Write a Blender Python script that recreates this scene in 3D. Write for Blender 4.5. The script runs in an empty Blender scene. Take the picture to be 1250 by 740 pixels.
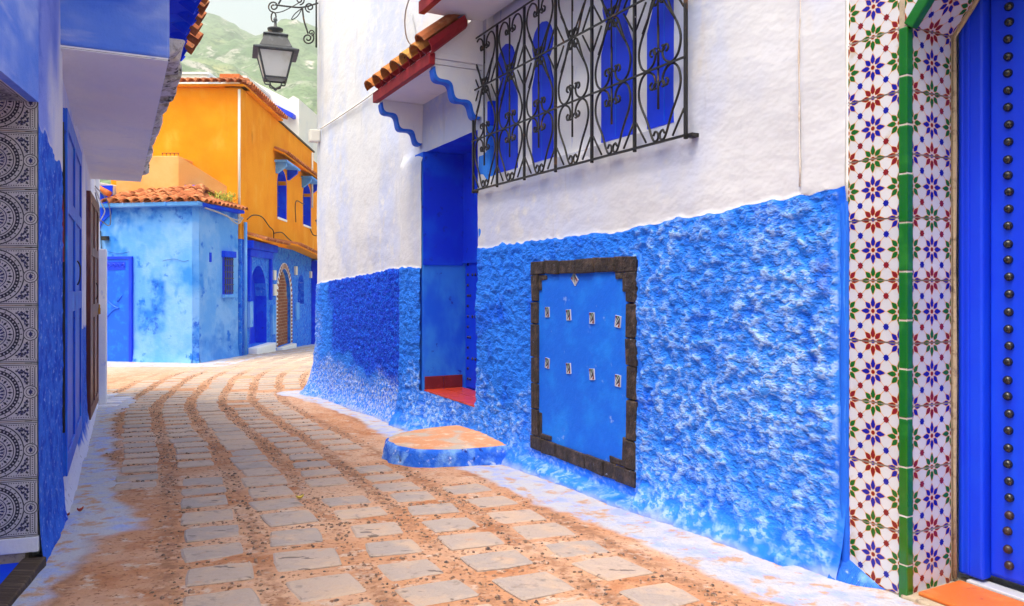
import bpy, bmesh, math, random
import numpy as np
from mathutils import Vector, Matrix, noise
from math import radians, sin, cos, pi, atan2, sqrt, exp
random.seed(7)
R = random.Random(11)

# ------------------------------------------------------------------ camera, sky, sun, exposure
scn = bpy.context.scene
HAZE = 0.0009
CZ = 1.2                                  # eye height above the street where the photographer stands
cam = bpy.data.cameras.new('camera')
cam.lens = 36 * 940 / 1250; cam.sensor_width = 36; cam.shift_y = -20 / 1250
cam.clip_start = 0.05; cam.clip_end = 5000
cob = bpy.data.objects.new('camera', cam); scn.collection.objects.link(cob)
cob.location = (0, 0, CZ); cob.rotation_euler = (radians(90), 0, 0)
scn.camera = cob

SUN_EL = 67
sdir = Vector((-0.55, -0.72, 0)).normalized()
sun_vec = Vector((sdir.x * cos(radians(SUN_EL)), sdir.y * cos(radians(SUN_EL)), sin(radians(SUN_EL))))
world = bpy.data.worlds.new('World'); scn.world = world; world.use_nodes = True
wn = world.node_tree.nodes; wl = world.node_tree.links
sky = wn.new('ShaderNodeTexSky'); sky.sky_type = 'NISHITA'; sky.sun_disc = False
sky.sun_elevation = radians(SUN_EL); sky.sun_rotation = atan2(sdir.x, sdir.y)
sky.air_density = 2.8; sky.dust_density = 8.0; sky.ozone_density = 3.0
wn['Background'].inputs['Strength'].default_value = 0.15
wl.new(sky.outputs[0], wn['Background'].inputs['Color'])
sl = bpy.data.lights.new('sun', 'SUN'); sl.energy = 0.95; sl.angle = radians(16); sl.color = (1, 0.97, 0.93)
so = bpy.data.objects.new('sun', sl); scn.collection.objects.link(so)
so.rotation_euler = sun_vec.to_track_quat('Z', 'Y').to_euler()
so.location = (0, 0, 20)
vs = scn.view_settings
vs.view_transform = 'Standard'; vs.look = 'None'; vs.exposure = 1.28; vs.gamma = 1; vs.use_curve_mapping = False

# ------------------------------------------------------------------ materials
def lin(r, g, b):
    f = lambda c: (c / 255 / 12.92) if c / 255 <= 0.04045 else ((c / 255 + 0.055) / 1.055) ** 2.4
    return (f(r), f(g), f(b))
MATS = {}
def mat(name, base, layers=(), rough=0.85, bump=(), spec=0.3, metallic=0.0, coat=0.0, rlayer=None):
    """layers: (colour, scale|'attr:x', lo, hi[, stretch[, detail]]) ; bump: (scale, strength, stretch)"""
    m = bpy.data.materials.new(name); m.use_nodes = True
    nt = m.node_tree; N = nt.nodes; L = nt.links
    b = N['Principled BSDF']
    b.inputs['Roughness'].default_value = rough; b.inputs['Specular IOR Level'].default_value = spec
    b.inputs['Metallic'].default_value = metallic; b.inputs['Coat Weight'].default_value = coat
    geo = N.new('ShaderNodeNewGeometry')
    def coords(st):
        if not st: return geo.outputs['Position']
        mp = N.new('ShaderNodeVectorMath'); mp.operation = 'MULTIPLY'
        L.new(geo.outputs['Position'], mp.inputs[0]); mp.inputs[1].default_value = st
        return mp.outputs[0]
    col = None; seed = 0
    def rng(src, lo, hi):
        mr = N.new('ShaderNodeMapRange'); mr.interpolation_type = 'SMOOTHSTEP'
        mr.inputs['From Min'].default_value = lo; mr.inputs['From Max'].default_value = hi
        L.new(src, mr.inputs['Value']); return mr.outputs[0]
    def source(sc, st, det):
        if isinstance(sc, str):
            if sc == 'rand':
                oi = N.new('ShaderNodeObjectInfo'); return oi.outputs['Random']
            a = N.new('ShaderNodeAttribute'); a.attribute_name = sc[5:]; return a.outputs['Fac']
        t = N.new('ShaderNodeTexNoise'); t.inputs['Scale'].default_value = sc; t.inputs['Detail'].default_value = det
        t.inputs['Roughness'].default_value = 0.62
        off = N.new('ShaderNodeVectorMath'); off.operation = 'ADD'
        off.inputs[1].default_value = (seed * 3.7, seed * 1.3, seed * 5.1)
        L.new(coords(st), off.inputs[0]); L.new(off.outputs[0], t.inputs['Vector']); return t.outputs['Fac']
    for li, ly in enumerate(layers):
        seed = li + 1
        c, sc, lo, hi = ly[:4]; st = ly[4] if len(ly) > 4 else None; det = min(4, ly[5]) if len(ly) > 5 else 3.5
        amt = ly[6] if len(ly) > 6 else None
        f = rng(source(sc, st, det), lo, hi)
        if amt:                                       # (attr, lo, hi): multiply by an attribute mask
            f2 = rng(source(amt[0], None, 4), amt[1], amt[2])
            mm = N.new('ShaderNodeMath'); mm.operation = 'MULTIPLY'; L.new(f, mm.inputs[0]); L.new(f2, mm.inputs[1]); f = mm.outputs[0]
        mx = N.new('ShaderNodeMix'); mx.data_type = 'RGBA'
        L.new(f, mx.inputs['Factor'])
        if col is None: mx.inputs['A'].default_value = (*base, 1)
        else: L.new(col, mx.inputs['A'])
        mx.inputs['B'].default_value = (*c, 1)
        col = mx.outputs['Result']
    if col is None: b.inputs['Base Color'].default_value = (*base, 1)
    else: L.new(col, b.inputs['Base Color'])
    if rlayer:
        f = rng(source(rlayer[0], None, 5), rlayer[1], rlayer[2])
        mr = N.new('ShaderNodeMapRange'); mr.inputs['To Min'].default_value = rough; mr.inputs['To Max'].default_value = rlayer[3]
        L.new(f, mr.inputs['Value']); L.new(mr.outputs[0], b.inputs['Roughness'])
    prev = None
    for bp in bump:                                       # (scale, strength[, stretch[, detail, seed, mask attribute]])
        sc, stg = bp[:2]; st = bp[2] if len(bp) > 2 else None
        seed = bp[4] if len(bp) > 4 else seed + 1
        bn = N.new('ShaderNodeBump'); bn.inputs['Strength'].default_value = stg; bn.inputs['Distance'].default_value = 0.6 / sc
        L.new(source(sc, st, bp[3] if len(bp) > 3 else 3), bn.inputs['Height'])
        if len(bp) > 5:
            ma = N.new('ShaderNodeMath'); ma.operation = 'MULTIPLY'; ma.inputs[1].default_value = stg
            L.new(source(bp[5], None, 2), ma.inputs[0]); L.new(ma.outputs[0], bn.inputs['Strength'])
        if prev: L.new(prev, bn.inputs['Normal'])
        prev = bn.outputs['Normal']
    if prev: L.new(prev, b.inputs['Normal'])
    MATS[name] = m
    return m

WHITE = (0.76, 0.76, 0.78); LAV = (0.50, 0.56, 0.80)
BLUE = (0.015, 0.17, 0.86); PALE = (0.22, 0.45, 0.92); DEEP = (0.002, 0.04, 0.62); COB = (0.001, 0.038, 0.78)
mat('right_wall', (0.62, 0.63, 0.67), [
    ((0.51, 0.56, 0.74), 1.1, 0.40, 0.66, (1, 1, 0.6)),
    ((0.60, 0.58, 0.57), 2.6, 0.58, 0.80, (1.5, 1.5, .5)),
    ((0.64, 0.65, 0.69), 6, 0.50, 0.70),
    ((0.47, 0.48, 0.55), 7, 0.60, 0.80, (1, 1, .13)),
    ((0.020, 0.19, 0.85), 'attr:dado', 0.4, 0.6),
    ((0.006, 0.11, 0.78), 3.4, 0.48, 0.72, None, 4, ('attr:dado', .4, .6)),
    ((0.060, 0.28, 0.90), 'attr:relief_light', 0.15, 0.80),  # bluer hollows to paler lumps: light on the roughcast put into colour
    ((0.31, 0.49, 0.91), 17, 0.44, 0.58, (1.0, 1.0, 1.7), 2.2, ('attr:relief_light', .08, .70)),  # chalky lump tops, also a painted highlight; same noise as the bump
    ((0.40, 0.52, 0.88), 33, 0.53, 0.66, (1.0, 1.0, 1.5), 2.5, ('attr:relief_light', .25, .95)),  # finer painted highlights on the lumps
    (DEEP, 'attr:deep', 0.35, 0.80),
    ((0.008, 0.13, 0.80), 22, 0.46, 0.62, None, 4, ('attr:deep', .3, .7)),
    ((0.38, 0.47, 0.74), 26, 0.44, 0.62, None, 4, ('attr:fade', .10, .8)),
    ((0.36, 0.44, 0.72), 'attr:wash', 0.40, 1.25)],
    rough=0.9, bump=[(17, 0.75, (1, 1, 1.7), 2.2, 8, 'attr:rough'), (33, 0.55, (1, 1, 1.5), 2.5, 9, 'attr:rough'), (4, 0.09, (1, 1, 1.6)), (30, 0.04)], spec=0.15)
mat('left_wall', (0.70, 0.71, 0.80), [
    ((0.50, 0.55, 0.82), 1.6, 0.40, 0.66),
    ((0.78, 0.78, 0.82), 5, 0.52, 0.72),
    ((0.12, 0.12, 0.14), 7, 0.72, 0.76, (2.5, 2.5, .6)),
    ((0.22, 0.30, 0.80), 'attr:tint', .1, .9),
    ((0.09, 0.17, 0.70), 3, .45, .7, None, 5, ('attr:tint', .3, 1.0)),
    ((0.03, 0.15, 0.74), 'attr:dado', 0.4, 0.6),
    ((0.008, 0.07, 0.60), 8, 0.42, 0.62, None, 6, ('attr:dado', .4, .6)),
    ((0.25, 0.40, 0.85), 30, 0.56, 0.72, None, 5, ('attr:dado', .4, .6)),
    ((0.64, 0.65, 0.80), 'attr:wash', 0.4, 0.8),
    ((0.07, 0.07, 0.12), 14, 0.62, 0.72, None, 5, ('attr:wash', .3, .8))],
    rough=0.9, bump=[(30, 0.4), (110, 0.25)], spec=0.15)
mat('near_left_wall', (0.11, 0.24, 0.82), [
    ((0.38, 0.48, 0.88), 1.3, 0.38, 0.66, (1, 1, 1.6)),
    ((0.05, 0.15, 0.74), 2.2, 0.50, 0.70, (.7, .7, 1.8)),
    ((0.38, 0.46, 0.86), 2.4, 0.56, 0.76, (.6, .6, 2.6))], rough=0.9, bump=[(25, .2), (90, .2)], spec=.15)
mat('soffit_white', (0.82, 0.82, 0.84), [((0.72, 0.75, 0.86), 1.4, 0.42, 0.68, (1, .5, 1)), ((0.40, 0.46, 0.76), 5, 0.62, 0.8, (.4, 3, 1))],
    rough=0.9, bump=[(12, .15), (80, .15)], spec=.15)
mat('earth', (0.50, 0.255, 0.14), [
    ((0.57, 0.36, 0.24), 0.9, 0.42, 0.66),
    ((0.40, 0.165, 0.075), 3.2, 0.50, 0.70),
    ((0.55, 0.42, 0.33), 11, 0.54, 0.70),
    ((0.21, 0.095, 0.05), 38, 0.54, 0.68),
    ((0.30, 0.15, 0.085), 16, 0.36, 0.60, None, 7, ('attr:strip', .05, .75)),
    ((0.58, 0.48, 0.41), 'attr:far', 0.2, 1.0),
    ((0.46, 0.46, 0.50), 'attr:wash', 0.32, 0.64),
    ((0.32, 0.38, 0.66), 5.5, 0.45, 0.66, None, 6, ('attr:wash', .35, .65)),
    ((0.48, 0.30, 0.20), 8, 0.52, 0.66, None, 7, ('attr:wash', .30, .6))],
    rough=0.95, bump=[(45, .7), (14, .4), (120, .4)], spec=.15)
mat('paving_stone', (0.45, 0.345, 0.275), [
    ((0.36, 0.30, 0.265), 'rand', 0.1, 0.9),
    ((0.50, 0.36, 0.26), 4, 0.46, 0.70),
    ((0.28, 0.225, 0.19), 15, 0.56, 0.72),
    ((0.47, 0.30, 0.20), 7, 0.62, 0.76),
    ((0.17, 0.13, 0.11), 5, 0.655, 0.672, (1, 3, 1))], rough=0.75, bump=[(16, .45), (70, .35)], spec=.35)
mat('washed_stone', (0.60, 0.58, 0.64), [
    ((0.46, 0.45, 0.68), 4, 0.48, 0.68), ((0.50, 0.38, 0.30), 7, 0.54, 0.68)], rough=0.85, bump=[(22, .3), (90, .25)], spec=.25)
mat('pebble', (0.14, 0.08, 0.05), [((0.40, 0.22, 0.13), 30, 0.44, 0.60), ((0.48, 0.38, 0.31), 41, 0.62, 0.68), ((0.045, 0.03, 0.028), 23, 0.56, 0.64)], rough=0.45, spec=.5)
mat('ground_far', (0.30, 0.24, 0.17), [((0.12, 0.16, 0.06), 0.05, .45, .6)], rough=.95)
mat('cobalt_paint', COB, [((0.002, 0.065, 0.84), 3, .45, .7, (1, 1, .3))], rough=0.5, bump=[(40, .06)], spec=.4)
mat('cobalt_plaster', COB, [((0.004, 0.09, 0.84), 2.2, .42, .7), ((0.004, 0.02, .42), 8, .6, .75)], rough=0.8, bump=[(30, .15)], spec=.2)
mat('jamb_plaster', (0.006, 0.12, 0.80), [((0.03, 0.25, 0.86), 3, .40, .66, (1, 1, .5)), ((0.004, 0.03, .5), 9, .66, .72)], rough=0.75, bump=[(30, .15)], spec=.25)
mat('azure_metal', (0.002, 0.11, 0.84), [((0.01, 0.20, .88), 5, .5, .7)], rough=0.45, bump=[(60, .05)], spec=.4)
mat('door_blue_old', (0.004, 0.09, 0.68), [((0.02, 0.24, .80), 6, .52, .7, (1, 1, .35)), ((0.004, 0.05, .4), 16, .6, .72)], rough=0.5, bump=[(60, .1)], spec=.4)
mat('door_brown', (0.12, 0.025, 0.022), [((0.22, 0.10, 0.10), 5, .5, .7, (1, 1, .3))], rough=0.5, spec=.4)
mat('iron_black', (0.010, 0.009, 0.009), [((0.13, 0.06, 0.025), 8, .60, .72), ((0.45, 0.43, 0.40), 33, .72, .75)], rough=0.5, spec=.5)
mat('lamp_iron', (0.03, 0.035, 0.045), [((0.07, 0.08, 0.10), 8, .5, .7)], rough=0.45, spec=.5)
mat('stud_black', (0.012, 0.012, 0.014), [], rough=0.25, spec=.6)
mat('stud_brown', (0.03, 0.016, 0.014), [((0.08, .03, .02), 60, .5, .7)], rough=0.4, spec=.5)
mat('slate_frame', (0.028, 0.020, 0.017), [((0.085, 0.058, 0.045), 14, .45, .7), ((0.30, 0.36, 0.55), 24, .68, .74)], rough=0.6, bump=[(18, .5), (70, .4)], spec=.4)
mat('panel_blue', (0.004, 0.135, 0.76), [((0.01, 0.21, 0.84), 3, .42, .68), ((0.18, .33, .82), 11, .64, .76), ((0.003, .03, .5), 6, .72, .75)], rough=0.7, bump=[(22, .15), (90, .12)], spec=.3)
mat('blue_trim', (0.008, 0.12, 0.72), [((0.03, 0.24, .8), 6, .5, .7, (1, 1, .4))], rough=0.6, bump=[(40, .1)], spec=.3)
mat('tile_white', (0.60, 0.61, 0.65), [((0.52, 0.54, 0.60), 'rand', .2, 1.0), ((0.50, 0.47, 0.42), 9, .60, .74)], rough=0.16, spec=.5, coat=.2)
mat('tile_line', (0.62, 0.28, 0.08), [], rough=0.3)
mat('tile_blue', (0.010, 0.012, 0.30), [], rough=0.18, spec=.5)
mat('tile_green', (0.010, 0.115, 0.015), [], rough=0.18, spec=.5)
mat('tile_red', (0.20, 0.012, 0.012), [], rough=0.18, spec=.5)
mat('trim_green', (0.008, 0.125, 0.006), [((0.02, 0.17, .012), 9, .5, .7)], rough=0.14, spec=.5, coat=.3)
mat('grout', (0.42, 0.34, 0.25), [((0.22, 0.17, 0.13), 30, .5, .7)], rough=0.95, bump=[(60, .4)], spec=.1)
mat('old_mortar', (0.56, 0.48, 0.42), [((.66, .62, .60), 12, .5, .6)], rough=.95, bump=[(50, .4)], spec=.1)
mat('tile_grey', (0.60, 0.585, 0.58), [((0.50, 0.485, 0.48), 9, .45, .7)], rough=0.3, spec=.5)
mat('tile_ink', (0.035, 0.034, 0.048), [], rough=0.3, spec=.4)
mat('tile_navy', (0.035, 0.038, 0.13), [], rough=0.3, spec=.4)
mat('terracotta_tile', (0.55, 0.125, 0.02), [((0.66, 0.19, 0.05), 6, .45, .7), ((0.35, .07, .02), 14, .62, .74)], rough=0.55, bump=[(40, .15)], spec=.35)
mat('red_tile', (0.42, 0.035, 0.012), [((0.55, .06, .02), 8, .45, .7)], rough=0.35, spec=.4)
mat('maroon_paint', (0.17, 0.012, 0.018), [((0.26, .02, .03), 9, .5, .7)], rough=0.6, spec=.3)
mat('red_paint', (0.30, 0.010, 0.022), [((0.40, .02, .03), 7, .45, .7)], rough=0.65, spec=.3)
mat('roof_tile', (0.46, 0.155, 0.06), [((0.33, 0.10, 0.04), 'rand', .2, .9), ((0.58, 0.30, 0.14), 6, .5, .7), ((0.13, 0.09, 0.06), 11, .60, .72)], rough=0.85, bump=[(40, .3)], spec=.2)
mat('ochre_tile', (0.40, 0.14, 0.035), [((0.46, 0.24, 0.06), 'rand', .2, .9), ((0.08, 0.05, 0.04), 12, .60, .70), ((.40, .06, .02), 7, .58, .7)], rough=0.85, bump=[(40, .3)], spec=.2)
mat('orange_wall', (0.86, 0.32, 0.012), [((0.80, 0.26, 0.006), 0.8, .40, .66), ((0.88, 0.42, 0.06), 1.5, .52, .80, (1, 1, .5)), ((.62, .20, .01), 3.2, .66, .80, (1, 1, .25))], rough=0.9, bump=[(14, .12), (60, .12)], spec=.15)
mat('peach_wall', (0.78, 0.36, 0.11), [((0.82, 0.44, 0.17), 1.2, .42, .68)], rough=0.9, bump=[(14, .12)], spec=.15)
mat('house_blue', (0.10, 0.34, 0.86), [((0.19, 0.43, 0.88), 1.2, .42, .66), ((0.035, 0.24, 0.80), 1.1, .57, .70, (1, 1, .8)), ((0.012, 0.16, 0.76), 3.2, .60, .72), ((0.30, 0.46, 0.84), 8, .70, .85), ((0.02, .18, .72), 3.0, .34, .62, None, 9, ('attr:grime', .25, .9)), ((0.008, .09, .62), 7, .50, .66, None, 8, ('attr:grime', .5, 1.0))], rough=0.88, bump=[(9, .2), (40, .2)], spec=.2)
mat('crack_dark', (0.02, 0.06, 0.30), [], rough=.9)
mat('facade_blue', (0.025, 0.20, 0.84), [((0.005, 0.09, 0.74), 6, .48, .64), ((0.20, .40, .84), 14, .55, .70)], rough=0.9, bump=[(20, .5), (50, .3)], spec=.15)
mat('brick_red', (0.22, 0.07, 0.04), [((0.30, 0.12, .075), 'rand', .2, .9)], rough=0.85, bump=[(30, .3)])
mat('white_house', (0.80, 0.80, 0.80), [((0.70, 0.72, 0.78), 0.6, .45, .7)], rough=0.9)
mat('pipe_white', (0.75, 0.72, 0.66), [], rough=0.6)
mat('cable_grey', (0.35, 0.36, 0.40), [], rough=0.6)
mat('cable_black', (0.02, 0.02, 0.022), [], rough=0.6)
mat('brass', (0.55, 0.32, 0.06), [], rough=0.35, metallic=0.8)
mat('dark_wood', (0.055, 0.035, 0.022), [((0.13, 0.09, 0.06), 18, .5, .7, (.3, 3, 1))], rough=0.7, bump=[(60, .3)])
mat('rubble', (0.60, 0.58, 0.56), [((0.30, 0.28, 0.24), 14, .48, .62), ((0.07, 0.065, 0.05), 7, .56, .64), ((0.68, 0.68, 0.72), 5, .56, .66)], rough=0.95, bump=[(20, .5), (60, .4)], spec=.1)
mat('step_top', (0.60, 0.28, 0.14), [((0.46, 0.38, 0.31), 3.2, .48, .62), ((.66, .45, .32), 9, .52, .7)], rough=0.9, bump=[(25, .3), (90, .2)], spec=.2)
mat('step_blue', (0.02, 0.13, 0.70), [((0.16, 0.36, .82), 6, .46, .66), ((0.50, .58, .82), 14, .58, .72), ((0.012, .02, .16), 9, .60, .70, (1, 1, .4))], rough=0.9, bump=[(22, .6), (70, .4)], spec=.15)
mat('leaf', (0.22, 0.32, 0.05), [((0.50, 0.48, 0.08), 9, .4, .6)], rough=.7)
mat('petal', (0.70, 0.55, 0.10), [], rough=.7)
mat('hill', (0.15, 0.23, 0.10), [((0.36, 0.35, 0.30), 0.016, .50, .64), ((0.09, 0.17, 0.06), 0.045, .46, .60), ((0.46, 0.43, 0.38), 0.06, .58, .68), ((.32, .33, .12), .011, .55, .7), ((.06, .12, .04), .16, .52, .62), ((.05, .09, .03), .4, .56, .64)], rough=.95, bump=[(0.05, .4)], spec=.1)
# the lantern's clouded glass
gm = mat('milky_glass', (0.72, 0.73, 0.76), [((.60, .58, .56), 3, .45, .7)], rough=0.25, spec=.5)
gm.node_tree.nodes['Principled BSDF'].inputs['Transmission Weight'].default_value = 0.35

# ------------------------------------------------------------------ mesh helpers
COL = scn.collection
ROOTLOC = {}
def frame(ox, oy, ax, ay):
    """x axis along (ax, ay), y axis = up cross x, z measured from eye level"""
    l = sqrt(ax * ax + ay * ay); ax /= l; ay /= l
    return Matrix(((ax, -ay, 0, ox), (ay, ax, 0, oy), (0, 0, 1, CZ), (0, 0, 0, 1)))
def tag(o, label=None, cat=None, group=None, kind=None):
    if label: o['label'] = label
    if cat: o['category'] = cat
    if group: o['group'] = group
    if kind: o['kind'] = kind
    return o
def root(name, loc, label, cat, group=None):
    o = bpy.data.objects.new(name, None); COL.objects.link(o); o.location = loc
    o.empty_display_size = 0.2
    tag(o, label, cat, group); return o
def rootloc(p):
    while p.parent: p = p.parent
    return Vector(p.location)
def attach(o, parent):
    COL.objects.link(o)
    if parent: o.parent = parent
class MB:
    def __init__(s, fr=None): s.v = []; s.f = []; s.m = []; s.fr = fr or Matrix.Identity(4)
    def add(s, vs, fs, mi=0):
        n = len(s.v); s.v += [Vector(v) for v in vs]; s.f += [tuple(i + n for i in f) for f in fs]; s.m += [mi] * len(fs)
    def box(s, a0, a1, b0, b1, c0, c1, mi=0):
        s.add([(a0, b0, c0), (a1, b0, c0), (a1, b1, c0), (a0, b1, c0), (a0, b0, c1), (a1, b0, c1), (a1, b1, c1), (a0, b1, c1)],
              [(0, 3, 2, 1), (4, 5, 6, 7), (0, 1, 5, 4), (1, 2, 6, 5), (2, 3, 7, 6), (3, 0, 4, 7)], mi)
    def prism(s, pts, vec, mi=0):
        n = len(pts); vec = Vector(vec); p = [Vector(q) for q in pts]
        s.add(p + [q + vec for q in p], [tuple(range(n))[::-1], tuple(range(n, 2 * n))] + [(i, (i + 1) % n, n + (i + 1) % n, n + i) for i in range(n)], mi)
    def tube(s, pts, r, n=6, mi=0, flat=1.0):
        pts = [Vector(p) for p in pts]; k = len(pts); rs = r if isinstance(r, (list, tuple)) else [r] * k
        up = Vector((0, 1, 0)); vs = []
        for i, p in enumerate(pts):
            t = (pts[min(i + 1, k - 1)] - pts[max(i - 1, 0)]).normalized()
            a = t.cross(up)
            if a.length < 0.1: a = t.cross(Vector((1, 0, 0)))
            a.normalize(); b = a.cross(t).normalized()
            for j in range(n):
                an = 2 * pi * j / n; vs.append(p + a * cos(an) * rs[i] + b * sin(an) * rs[i] * flat)
        fs = [(i * n + j, i * n + (j + 1) % n, (i + 1) * n + (j + 1) % n, (i + 1) * n + j) for i in range(k - 1) for j in range(n)]
        fs += [tuple(range(n))[::-1], tuple(range((k - 1) * n, k * n))]
        s.add(vs, fs, mi)
    def lathe(s, prof, c, n=16, mi=0, axis='z', rot=0):
        c = Vector(c); vs = []
        for (r, h) in prof:
            for j in range(n):
                a = 2 * pi * j / n + rot
                d = Vector((r * cos(a), r * sin(a), h)) if axis == 'z' else Vector((r * cos(a), h, r * sin(a)))
                vs.append(c + d)
        k = len(prof)
        fs = [(i * n + j, i * n + (j + 1) % n, (i + 1) * n + (j + 1) % n, (i + 1) * n + j) for i in range(k - 1) for j in range(n)]
        fs += [tuple(range(n))[::-1], tuple(range((k - 1) * n, k * n))]
        s.add(vs, fs, mi)
    def mesh(s, name, mats, off=Vector(), fix=True):
        me = bpy.data.meshes.new(name)
        me.from_pydata([(s.fr @ v) - off for v in s.v], [], s.f)
        for m in mats: me.materials.append(MATS[m])
        if len(mats) > 1: me.polygons.foreach_set('material_index', s.m)
        if fix:
            bm = bmesh.new(); bm.from_mesh(me); bmesh.ops.recalc_face_normals(bm, faces=bm.faces); bm.to_mesh(me); bm.free()
        return me
    def build(s, name, mats, parent=None, bevel=0, smooth=False, fix=True, seg=2):
        if isinstance(mats, str): mats = [mats]
        off = rootloc(parent) if parent else Vector()
        me = s.mesh(name, mats, off, fix)
        if smooth: me.polygons.foreach_set('use_smooth', [True] * len(me.polygons))
        o = bpy.data.objects.new(name, me); attach(o, parent)
        if bevel:
            b = o.modifiers.new('bevel', 'BEVEL'); b.width = bevel; b.segments = seg; b.limit_method = 'ANGLE'; b.angle_limit = radians(40)
        return o
def place(name, me, M, parent):
    o = bpy.data.objects.new(name, me); attach(o, parent)
    o.matrix_local = Matrix.Translation(-rootloc(parent)) @ M
    return o
def one(name, fr, mats, parent, bx, bevel=0):
    mb = MB(fr); mb.box(*bx); return mb.build(name, mats, parent, bevel)
def T(x, y, z): return Matrix.Translation((x, y, z))
def RZ(a): return Matrix.Rotation(a, 4, 'Z')
def RX(a): return Matrix.Rotation(a, 4, 'X')
def RY(a): return Matrix.Rotation(a, 4, 'Y')
def S3(x, y, z): return Matrix.Diagonal((x, y, z, 1))
def nz(x, y, z, sc): return noise.noise(Vector((x * sc, y * sc, z * sc)))
def sst(a, b, x):
    t = max(0, min(1, (x - a) / (b - a))); return t * t * (3 - 2 * t)
def catmull(p, n=6):
    p = [Vector(q) for q in p]; q = [2 * p[0] - p[1]] + p + [2 * p[-1] - p[-2]]; out = []
    for i in range(1, len(q) - 2):
        for k in range(n):
            t = k / n
            out.append(0.5 * ((2 * q[i]) + (q[i + 1] - q[i - 1]) * t + (2 * q[i - 1] - 5 * q[i] + 4 * q[i + 1] - q[i + 2]) * t * t + (3 * q[i] - q[i - 1] - 3 * q[i + 1] + q[i + 2]) * t ** 3))
    return out + [p[-1]]
def zrel(Y):                                   # height of the street under eye level
    if Y < 12.5: return -(1.2 + 0.045 * Y)
    if Y < 14.5: return -(1.7625 + 0.045 * (Y - 12.5) * (1 - (Y - 12.5) / 4))
    if Y < 20: return -1.8075
    return -1.8075 - 0.042 * (min(Y, 60) - 20)
def barrel_tile(name, m, L=0.40, r0=0.085, r1=0.07, th=0.012, n=7, m2=None):
    """half-round roof tile, x across, running along -y, open side down"""
    vs = []; fs = []
    for (y, r) in ((0, r0), (-L * .5, (r0 + r1) / 2), (-L, r1)):
        for rr in (r, r - th):
            for j in range(n):
                a = pi * j / (n - 1); vs.append((rr * cos(a), y, rr * sin(a)))
    for i in range(2):
        o = i * 2 * n; q = (i + 1) * 2 * n
        for j in range(n - 1):
            fs += [(o + j, o + j + 1, q + j + 1, q + j), (o + n + j, q + n + j, q + n + j + 1, o + n + j + 1)]
        for e in (0, n - 1): fs.append((o + e, q + e, q + n + e, o + n + e))
    for o in (0, 4 * n):
        for j in range(n - 1): fs.append((o + j, o + n + j, o + n + j + 1, o + j + 1))
    mb = MB(); mb.add(vs, fs)
    me = mb.mesh(name, [m]); me.polygons.foreach_set('use_smooth', [False] * len(me.polygons)); return me
TILE = barrel_tile('roof_tile', 'roof_tile'); OCHRE = barrel_tile('ochre_tile', 'ochre_tile', 0.45, 0.10, 0.085)
PANB = barrel_tile('pan_tile', 'cobalt_plaster', 0.40, 0.095, 0.085)
REDT = barrel_tile('red_tile', 'red_paint', 0.45, 0.095, 0.085)
def arch_wall(mb, x0, x1, z0, z1, y0, y1, ops, n=12):
    """wall slab with openings (xa, xb, zbottom, zspring, rise)"""
    ops = sorted(ops); x = x0
    for (xa, xb, zb, zs, rise) in ops:
        if xa > x: mb.box(x, xa, y0, y1, z0, z1)
        if zb > z0: mb.box(xa, xb, y0, y1, z0, zb)
        c = (xa + xb) / 2; h = (xb - xa) / 2
        for i in range(n):
            p = xa + (xb - xa) * i / n; q = xa + (xb - xa) * (i + 1) / n
            f = lambda t: zs + rise * sqrt(max(0, 1 - ((t - c) / h) ** 2))
            mb.prism([(p, y0, f(p)), (q, y0, f(q)), (q, y0, z1), (p, y0, z1)], (0, y1 - y0, 0))
        x = xb
    if x1 > x: mb.box(x, x1, y0, y1, z0, z1)
def arch_poly(xa, xb, zb, zs, rise, y, n=14):
    c = (xa + xb) / 2; h = (xb - xa) / 2
    return [(xb, y, zb)] + [(c + h * cos(pi * i / n), y, zs + rise * sin(pi * i / n)) for i in range(n + 1)] + [(xa, y, zb)]

# ------------------------------------------------------------------ frames of the place
FR = frame(1.713, 3.34, -0.4644, 0.8856)        # right house: x = along the wall away from the eye, y = out to the street
FLm = frame(-2.357, 3.92, 0.4563, -0.8898)      # left house: x = towards the eye (use -v), y = out to the street
J = (-2.324, 3.78)
FN = frame(J[0], J[1], 0.31, -0.95)             # near-left wall beside the eye
FJ = frame(J[0], J[1], -0.95, -0.31)            # tiled jamb of the niche, x = into the wall
FH = frame(-7.45, 18.2, -0.98, 0.20)            # far blue house, front
FS = frame(-7.15, 20.1, -0.30, -1.90)           # far blue house, side
FO = frame(-7.9, 33.0, 0.80, -12.9)             # orange house, street side
FF = frame(-7.1, 20.15, -1, 0)                  # orange house, front
def fo(Y): return (33.0 - Y) / 0.998

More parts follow.
